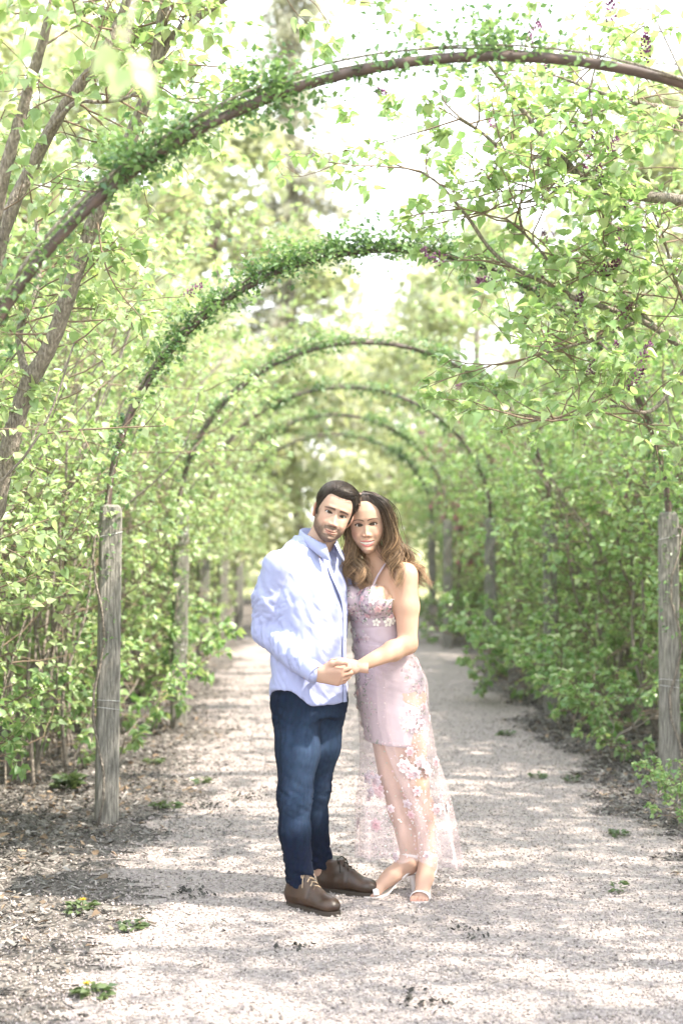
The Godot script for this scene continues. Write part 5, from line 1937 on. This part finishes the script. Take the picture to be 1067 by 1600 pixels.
func blossom(r: float, inner: Color, outer: Color, petals := 6, layers := 2) -> ArrayMesh:
	# an embroidered rose lying in the xz plane, facing +y
	var st := begin()
	for ly in layers:
		var rr := r * (1.0 - 0.38 * ly)
		for k in petals:
			var a := TAU * (k + 0.5 * ly) / petals
			var d := Vector3(cos(a), 0, sin(a))
			var s := Vector3(-sin(a), 0, cos(a))
			var lift := Vector3(0, 0.07 * r + 0.10 * r * ly, 0)
			var p0 := d * rr * 0.10 + lift * 0.8
			var p1 := d * rr * 0.55 + s * rr * 0.36 + lift
			var p2 := d * rr + lift * 0.5 + s * rr * 0.12
			var p2b := d * rr * 0.93 + lift * 0.5 - s * rr * 0.15
			var p3 := d * rr * 0.55 - s * rr * 0.36 + lift
			var m := d * rr * 0.6 + lift * 1.9
			for q in [[p0, p1, m], [p1, p2, m], [p2, p2b, m], [p2b, p3, m], [p3, p0, m]]:
				for w in 3:
					var v: Vector3 = q[w]
					st.set_color(inner.lerp(outer, clampf(Vector2(v.x, v.z).length() / r, 0.0, 1.0)))
					st.add_vertex(v)
	return done(st)

func sew(parent: Node3D, meshes: Array, m: Material, p: Vector3, n: Vector3, s: float) -> void:
	var b := Basis(Quaternion(Vector3.UP, n.normalized())) * Basis(Vector3.UP, rng.randf() * TAU)
	var o := part("embroidered_flower", meshes[rng.randi() % meshes.size()], m, parent)
	o.transform = Transform3D(b.scaled(Vector3.ONE * s), p + n * 0.002)

func embroider(dress: MeshInstance3D, over: MeshInstance3D, yaw: float, ctr: Vector3, bust_l: Vector3, bust_r: Vector3, trunk: Array) -> void:
	var thread := mat(Color.WHITE, 0.6, 0.4)
	thread.vertex_color_use_as_albedo = true
	var roses := [blossom(1.0, Color(0.50, 0.25, 0.28), Color(0.64, 0.48, 0.49)), blossom(1.0, Color(0.55, 0.33, 0.35), Color(0.68, 0.56, 0.56)), blossom(1.0, Color(0.47, 0.33, 0.36), Color(0.60, 0.52, 0.55), 5, 3)]
	var whites := [blossom(1.0, Color(0.62, 0.58, 0.50), Color(0.74, 0.71, 0.68), 5, 1), blossom(1.0, Color(0.5, 0.5, 0.44), Color(0.68, 0.68, 0.62), 7, 1)]
	var leaf := small_leaf_mesh()
	var greens := [Color(0.17, 0.22, 0.17), Color(0.27, 0.30, 0.25), Color(0.46, 0.46, 0.42), Color(0.62, 0.58, 0.56), Color(0.24, 0.16, 0.22), Color(0.5, 0.3, 0.33)]
	# bodice: sew on the dress's own surface
	var arr := dress.mesh.surface_get_arrays(0)
	var v: PackedVector3Array = arr[Mesh.ARRAY_VERTEX]
	var n: PackedVector3Array = arr[Mesh.ARRAY_NORMAL]
	var fwd := Vector3(sin(yaw), 0, cos(yaw))
	var lat := Vector3(cos(yaw), 0, -sin(yaw))
	var buf := PackedFloat32Array()
	var flowers := 0
	var tries := 0
	while tries < 9000:
		tries += 1
		var i := rng.randi() % v.size()
		var p := v[i]
		if n[i].dot(Vector3(-0.1, 0, 1.0)) < -0.25:
			continue
		var l := (p - ctr).dot(lat)
		var bod := p.y > 1.19 and p.y < 1.345
		var side: bool = p.y < 1.17 and n[i].x < -0.62 + 0.12 * sin(p.y * 40.0)
		var hip := p.y < 1.08 and p.y > 0.66 and p.x > 0.255 + 0.02 * sin(p.y * 30.0) + 0.25 * maxf(0.0, p.y - 0.95) - 0.10 * maxf(0.0, 0.80 - p.y)
		if not (bod or side or hip):
			continue
		var chance := 0.022 if bod else 0.012 if hip else 0.01
		if flowers < 64 and rng.randf() < chance:
			sew(dress, roses if rng.randf() < 0.7 else whites, thread, p, n[i], rng.randf_range(0.013, 0.024) if bod else rng.randf_range(0.012, 0.022))
			flowers += 1
		elif rng.randf() < (0.42 if bod else 0.28):
			var t := leaf_pose(p + n[i] * 0.003, n[i].cross(Vector3(rng.randfn(), rng.randfn(), rng.randfn())), 0.01)
			var z := n[i].cross(Vector3(rng.randfn(), rng.randfn(), rng.randfn())).normalized()
			var s := rng.randf_range(0.008, 0.021)
			push(buf, Transform3D(Basis(z.cross(n[i]) * s * 0.8, n[i] * s, z * s), p + n[i] * 0.0022), greens[rng.randi() % greens.size()])
	copies("embroidery", leaf, thread, buf, dress)
	# overskirt: clusters of roses with small leaves and blossoms around them
	buf = PackedFloat32Array()
	# [u, y, spread in u, spread in y, roses, small ones]
	for q in [[0.895, 0.50, 0.018, 0.06, 9, 90], [0.90, 0.36, 0.02, 0.035, 3, 60], [0.055, 0.56, 0.02, 0.06, 5, 80], [0.12, 0.62, 0.03, 0.05, 6, 90], [0.14, 0.42, 0.04, 0.06, 4, 80], [0.03, 0.32, 0.04, 0.06, 2, 60], [0.18, 0.75, 0.03, 0.06, 4, 60], [0.985, 0.45, 0.003, 0.14, 0, 36], [0.02, 0.45, 0.003, 0.16, 0, 30], [0.02, 0.22, 0.02, 0.015, 1, 30], [0.90, 0.22, 0.03, 0.02, 1, 30], [0.83, 0.40, 0.02, 0.15, 1, 60], [0.22, 0.3, 0.04, 0.08, 0, 40], [0.6, 0.4, 0.2, 0.12, 4, 90]]:
		for i in int(q[4]) + int(q[5]):
			var u: float = q[0] + rng.randfn() * q[2]
			var y: float = maxf(q[1] + rng.randfn() * q[3], hem_height(u) + 0.02)
			var p := over_point(u, y, yaw)
			var nn := (over_point(u, y + 0.01, yaw) - p).cross(over_point(u + 0.005, y, yaw) - p).normalized()
			if nn.dot(p - Vector3(0.25, y, 0)) < 0.0:
				nn = -nn
			if i < int(q[4]):
				sew(over, roses, thread, p, nn, rng.randf_range(0.018, 0.033))
			else:
				var z := nn.cross(Vector3(rng.randfn(), rng.randfn(), rng.randfn())).normalized()
				var s := rng.randf_range(0.005, 0.014)
				var c: Color = [Color(0.62, 0.55, 0.53), Color(0.58, 0.40, 0.42), Color(0.28, 0.32, 0.25), Color(0.60, 0.46, 0.47), Color(0.66, 0.62, 0.60)][rng.randi() % 5]
				push(buf, Transform3D(Basis(z.cross(nn) * s, nn * s, z * s), p + nn * 0.003), c)
	copies("embroidery", leaf, thread, buf, over)

func foot_into(sk: Flesh, ank: Vector3, heel: Vector3, toe: Vector3, skin: Color) -> void:
	# a foot standing on its ball in a high heel
	var mid := heel.lerp(toe, 0.5)
	var f := Field.new(mid - Vector3(0.20, 0.15, 0.20), mid + Vector3(0.20, 0.15, 0.20), 0.0042)
	var dir := (toe - heel)
	dir.y = 0
	dir = dir.normalized()
	var side := Vector3.UP.cross(dir).normalized()
	f.cap(ank + Vector3(0, 0.04, 0), ank, 0.036, 0.035, 0.02)
	f.cap(ank, heel + Vector3(0, 0.004, 0), 0.035, 0.030, 0.03)
	f.cap(heel + Vector3(0, 0.006, 0), mid + Vector3(0, 0.018, 0), 0.028, 0.029, 0.03)
	f.cap(ank + dir * 0.015, mid.lerp(toe, 0.4) + Vector3(0, 0.018, 0), 0.031, 0.025, 0.03)
	f.cap(mid + Vector3(0, 0.015, 0), toe.lerp(mid, 0.2) + Vector3(0, 0.004, 0), 0.031, 0.030, 0.03, Vector3.UP, 1.4)
	f.cap(toe - side * 0.016 + Vector3(0, -0.004, 0), toe + side * 0.016 + Vector3(0, -0.004, 0), 0.019, 0.018, 0.02, Vector3.UP, 1.15)
	for k in 5:
		var w := (k - 2) * 0.0155
		var ln := 0.052 - 0.004 * absf(k - 1.5) - 0.003 * k
		var b := toe + side * w + Vector3(0, -0.006, 0)
		var r := 0.0098 if k == 0 else 0.0075
		f.cap(b, b + dir * ln * 0.6 + Vector3(0, -0.004, 0), r, r, 0.006)
		f.cap(b + dir * ln * 0.6 + Vector3(0, -0.004, 0), b + dir * ln + Vector3(0, -0.009, 0), r, r * 0.9, 0.004)
	f.into(sk, func(p: Vector3, _n: Vector3) -> Color: return skin.lerp(Color(0.5, 0.23, 0.19), 0.5 * smoothstep(0.03, 0.09, (p - toe).dot(dir) + 0.03)))

func band(st: SurfaceTool, line: PackedVector3Array, wide: Vector3, w: float, out: float, centre: Vector3) -> void:
	# a flat strap with thickness, standing off a centre
	for i in line.size() - 1:
		var a := line[i]
		var b := line[i + 1]
		var oa := (a - centre).normalized() * out
		var ob := (b - centre).normalized() * out
		quad(st, a - wide * w + oa, b - wide * w + ob, b + wide * w + ob, a + wide * w + oa)
		quad(st, a - wide * w, b - wide * w, b - wide * w + ob, a - wide * w + oa)
		quad(st, a + wide * w + oa, b + wide * w + ob, b + wide * w, a + wide * w)

func sandal(g: Node3D, ank: Vector3, heel: Vector3, toe: Vector3) -> void:
	var leather := mat(lin(0.66, 0.60, 0.585), 0.4, 0.5)
	var insole := mat(lin(0.50, 0.40, 0.35), 0.6, 0.4)
	var dir := toe - heel
	dir.y = 0
	var run := dir.length()
	dir = dir.normalized()
	var side := Vector3.UP.cross(dir).normalized()
	# sole: from under the heel down to the ball, then flat under the toes
	var st := begin(false)
	var top := []
	var n := 22
	for i in n + 1:
		var u := float(i) / n
		var l := -0.030 + u * (run + 0.098)
		var drop := smoothstep(0.02, run * 0.86, l)
		var y := lerpf(heel.y - 0.030, 0.0125, drop)
		var w := (0.026 + 0.013 * smoothstep(run * 0.4, run * 0.95, l) - 0.006 * exp(-pow((l - run * 0.4) / 0.03, 2.0))) * sqrt(maxf(0.0, 1.0 - pow(2.0 * u - 1.0, 8.0)))
		top.append([Vector3(heel.x, y, heel.z) + dir * l, w])
	for i in n:
		var a: Vector3 = top[i][0]
		var b: Vector3 = top[i + 1][0]
		var sa: Vector3 = side * top[i][1]
		var sb: Vector3 = side * top[i + 1][1]
		var t := Vector3(0, -0.007, 0)
		quad(st, a - sa, b - sb, b + sb, a + sa)
		quad(st, a + sa + t, b + sb + t, b - sb + t, a - sa + t)
		quad(st, a - sa + t, b - sb + t, b - sb, a - sa)
		quad(st, a + sa, b + sb, b + sb + t, a + sa + t)
	var s := part("sandal", done(st), leather, g)
	var hp := heel + Vector3(0, -0.034, 0) - dir * 0.012
	part("stiletto_heel", tube_mesh(PackedVector3Array([hp + Vector3(0, 0.004, 0), hp + Vector3(0, -0.015, 0) - dir * 0.002, hp + Vector3(0, -hp.y * 0.55, 0) - dir * 0.006, Vector3(hp.x, 0.001, hp.z) - dir * 0.004]), 0.017, 0.0052, 10), leather, s)
	# toe strap
	st = begin()
	var ctr := toe + Vector3(0, 0.002, 0) + dir * 0.012
	var line := PackedVector3Array()
	for i in 17:
		var a := PI * i / 16.0
		line.append(ctr + side * cos(a) * 0.040 + Vector3(0, sin(a) * 0.026 - 0.010, 0))
	band(st, line, dir, 0.0125, 0.0045, ctr)
	part("toe_strap", done(st), leather, s)
	# heel counter and ankle strap
	st = begin()
	line = PackedVector3Array()
	for i in 25:
		var a := TAU * i / 24.0
		line.append(ank + Vector3(0, 0.022 + 0.008 * cos(a), 0) + dir * cos(a) * 0.040 + side * sin(a) * 0.0385)
	band(st, line, Vector3.UP, 0.0085, 0.004, ank + Vector3(0, 0.02, 0))
	part("ankle_strap", done(st), leather, s)
	for sgn in [-1.0, 1.0]:
		st = begin()
		var l2 := smooth_line([heel + dir * 0.035 + side * 0.030 * sgn + Vector3(0, -0.032, 0), heel - dir * 0.002 + side * 0.0345 * sgn + Vector3(0, 0.006, 0), ank - dir * 0.030 + side * 0.026 * sgn + Vector3(0, 0.018, 0)], 12)
		band(st, l2, dir, 0.009, 0.004, (heel + ank) * 0.5)
		part("side_strap", done(st), leather, s)

func woman_hairline(a: float) -> float:
	return prof([[0.0, 0.090], [0.3, 0.085], [0.6, 0.067], [0.85, 0.042], [1.08, 0.005], [1.3, -0.045], [3.2, -0.085]], absf(a))

func woman_hair(g: Node3D, X: Transform3D) -> void:
	var hm := mat(Color.WHITE, 0.45, 0.45)
	hm.vertex_color_use_as_albedo = true
	var sk := Flesh.new()
	var nu := 110
	var nv := 80
	var v := PackedVector3Array()
	var c := PackedColorArray()
	var t := PackedInt32Array()
	var rows := grid_rows(nv)
	var n1 := noise3(1.0, 93, 3)
	for j in nv + 1:
		for i in nu + 1:
			var a := -PI + TAU * i / nu
			var y := rows[j]
			var p := skull(a, y, false)
			var line := woman_hairline(a)
			var m := smoothstep(line - 0.004, line + 0.016, y)
			var streak := n1.get_noise_2d(a * 16.0, y * 14.0)
			var part_line := exp(-pow((p.x + 0.012) / 0.004, 2.0)) * smoothstep(0.05, 0.09, y) * float(p.z > -0.03)
			var out := Vector3(p.x, (p.y - 0.01) * 0.9, p.z).normalized()
			v.append(X * (p + out * (lerpf(-0.006, 0.013 + 0.004 * float(absf(a) > 0.8), m) + 0.0025 * streak * m - 0.006 * part_line * m)))
			c.append(Color(0.022, 0.014, 0.010).lerp(Color(0.06, 0.036, 0.022), clampf(0.5 + streak, 0.0, 1.0) * 0.7).lerp(Color(0.2, 0.12, 0.08), part_line * 0.5))
	for j in nv:
		for i in nu:
			var a := j * (nu + 1) + i
			t.append_array(PackedInt32Array([a, a + nu + 1, a + 1, a + 1, a + nu + 1, a + nu + 2]))
	sk.add(v, smooth_seam(Flesh.normals_of(v, t), nu, nv), c, t)
	var hair := part("hair", sk.commit(), hm, g)
	# locks: where they leave the head (angle, height), then points they pass, and how far they fan
	var locks := []
	var root := func(a: float, y: float, out: float) -> Vector3:
		var p := skull(a, y, false)
		var o := Vector3(p.x, (p.y - 0.01) * 0.9, p.z).normalized()
		return X * (p + o * out)
	# the camera's right: a thick fall of waves over the near shoulder
	for k in 15:
		var u := k / 14.0
		var a0 := lerpf(0.25, 2.3, u)
		var st0: Vector3 = root.call(lerpf(0.05, 1.6, u), 0.108, 0.012)
		var st1: Vector3 = root.call(lerpf(0.72, 2.1, u), 0.075, 0.018)
		var st2: Vector3 = root.call(lerpf(1.02, 2.3, u), 0.02, 0.024)
		var st3: Vector3 = root.call(lerpf(1.22, 2.45, u), -0.05, 0.040 + 0.012 * sin(k * 1.7))
		var e1 := Vector3(lerpf(0.205, 0.295, fposmod(u * 2.6, 1.0)), 1.475, lerpf(0.075, -0.05, u))
		var e2 := Vector3(lerpf(0.225, 0.335, fposmod(u * 3.7, 1.0)), 1.425, lerpf(0.115, -0.03, u))
		var e3 := Vector3(lerpf(0.235, 0.392, fposmod(u * 2.2 + 0.3, 1.0)), lerpf(1.335, 1.385, fposmod(u * 5.0, 1.0)), lerpf(0.135, 0.0, u))
		if k < 3:
			e3 = Vector3(0.215 + 0.012 * k, 1.36 - 0.012 * k, 0.150)
			e2 = Vector3(0.215 + 0.01 * k, 1.42, 0.125)
			e1 = Vector3(0.200 + 0.01 * k, 1.48, 0.095)
		locks.append([[st0, st1, st2, st3, e1, e2, e3], 0.018, 60])
	# the camera's left: falls in front of the far shoulder, between the two
	for k in 11:
		var u := k / 10.0
		var st0: Vector3 = root.call(lerpf(-0.1, -1.6, u), 0.108, 0.012)
		var st1: Vector3 = root.call(lerpf(-0.78, -2.1, u), 0.070, 0.014)
		var st2: Vector3 = root.call(lerpf(-1.08, -2.3, u), 0.01, 0.015)
		var st3: Vector3 = root.call(lerpf(-1.25, -2.45, u), -0.06, 0.014 + 0.008 * sin(k * 2.1))
		var e1 := Vector3(lerpf(0.062, 0.030, fposmod(u * 2.3, 1.0)), 1.475, lerpf(0.105, 0.02, u))
		var e2 := Vector3(lerpf(0.085, 0.018, fposmod(u * 3.1, 1.0)), 1.41, lerpf(0.135, 0.04, u))
		var e3 := Vector3(lerpf(0.100, 0.030, fposmod(u * 2.7 + 0.2, 1.0)), lerpf(1.335, 1.375, fposmod(u * 4.0, 1.0)), lerpf(0.135, 0.06, u))
		locks.append([[st0, st1, st2, st3, e1, e2, e3], 0.014, 46])
	for L in locks:
		var st := begin()
		var guide := smooth_line(L[0], 40)
		var ph := rng.randf() * TAU
		var tone0 := rng.randf_range(0.55, 1.5)
		var turns := rng.randf_range(2.0, 2.7)
		for s in int(L[2]):
			var off := Vector3(rng.randfn(), rng.randfn() * 0.3, rng.randfn()) * float(L[1]) * 0.45
			if rng.randf() < 0.07:
				off *= 2.6
			var own := rng.randf_range(-0.3, 0.3)
			var line := PackedVector3Array()
			var cut := rng.randf_range(0.86, 1.0)
			for i in 41:
				var w := i / 40.0
				var fq := w * cut * 40.0
				var i0 := mini(int(fq), 39)
				var p := guide[i0].lerp(guide[i0 + 1], fq - i0)
				var amp := 0.026 * smoothstep(0.30, 0.72, w)
				var ang := w * turns * TAU + ph + own
				p += off * (0.25 + 0.85 * smoothstep(0.0, 0.55, w)) * (1.0 - 0.45 * smoothstep(0.8, 1.0, w))
				p += Vector3(cos(ang) * amp, 0, sin(ang) * amp * 0.8)
				line.append(p)
			var hi := rng.randf()
			var tone := tone0 * rng.randf_range(0.8, 1.2)
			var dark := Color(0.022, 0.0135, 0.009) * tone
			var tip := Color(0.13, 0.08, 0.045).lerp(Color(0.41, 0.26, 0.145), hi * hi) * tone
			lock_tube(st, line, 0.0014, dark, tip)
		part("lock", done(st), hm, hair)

func lock_tube(st: SurfaceTool, line: PackedVector3Array, r: float, c0: Color, c1: Color) -> void:
	# a strand that darkens to its root: colour runs from c0 to c1 between a third and two thirds of its length
	var n := line.size()
	var side := Vector3.RIGHT
	var prev := PackedVector3Array()
	var pc := c0
	for i in n:
		var dir: Vector3 = (line[mini(i + 1, n - 1)] - line[maxi(i - 1, 0)]).normalized()
		side = (side - dir * side.dot(dir)).normalized()
		var up := side.cross(dir)
		var t := float(i) / (n - 1)
		var rr := r * (1.0 - 0.75 * smoothstep(0.75, 1.0, t))
		var ring := PackedVector3Array()
		for s in 3:
			var a := TAU * s / 3.0
			ring.append(line[i] + (side * cos(a) + up * sin(a)) * rr)
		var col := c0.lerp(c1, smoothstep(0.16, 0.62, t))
		if i > 0:
			for s in 3:
				var q := (s + 1) % 3
				st.set_color(pc); st.add_vertex(prev[s])
				st.set_color(col); st.add_vertex(ring[q])
				st.set_color(pc); st.add_vertex(prev[q])
				st.set_color(pc); st.add_vertex(prev[s])
				st.set_color(col); st.add_vertex(ring[s])
				st.set_color(col); st.add_vertex(ring[q])
		prev = ring
		pc = col
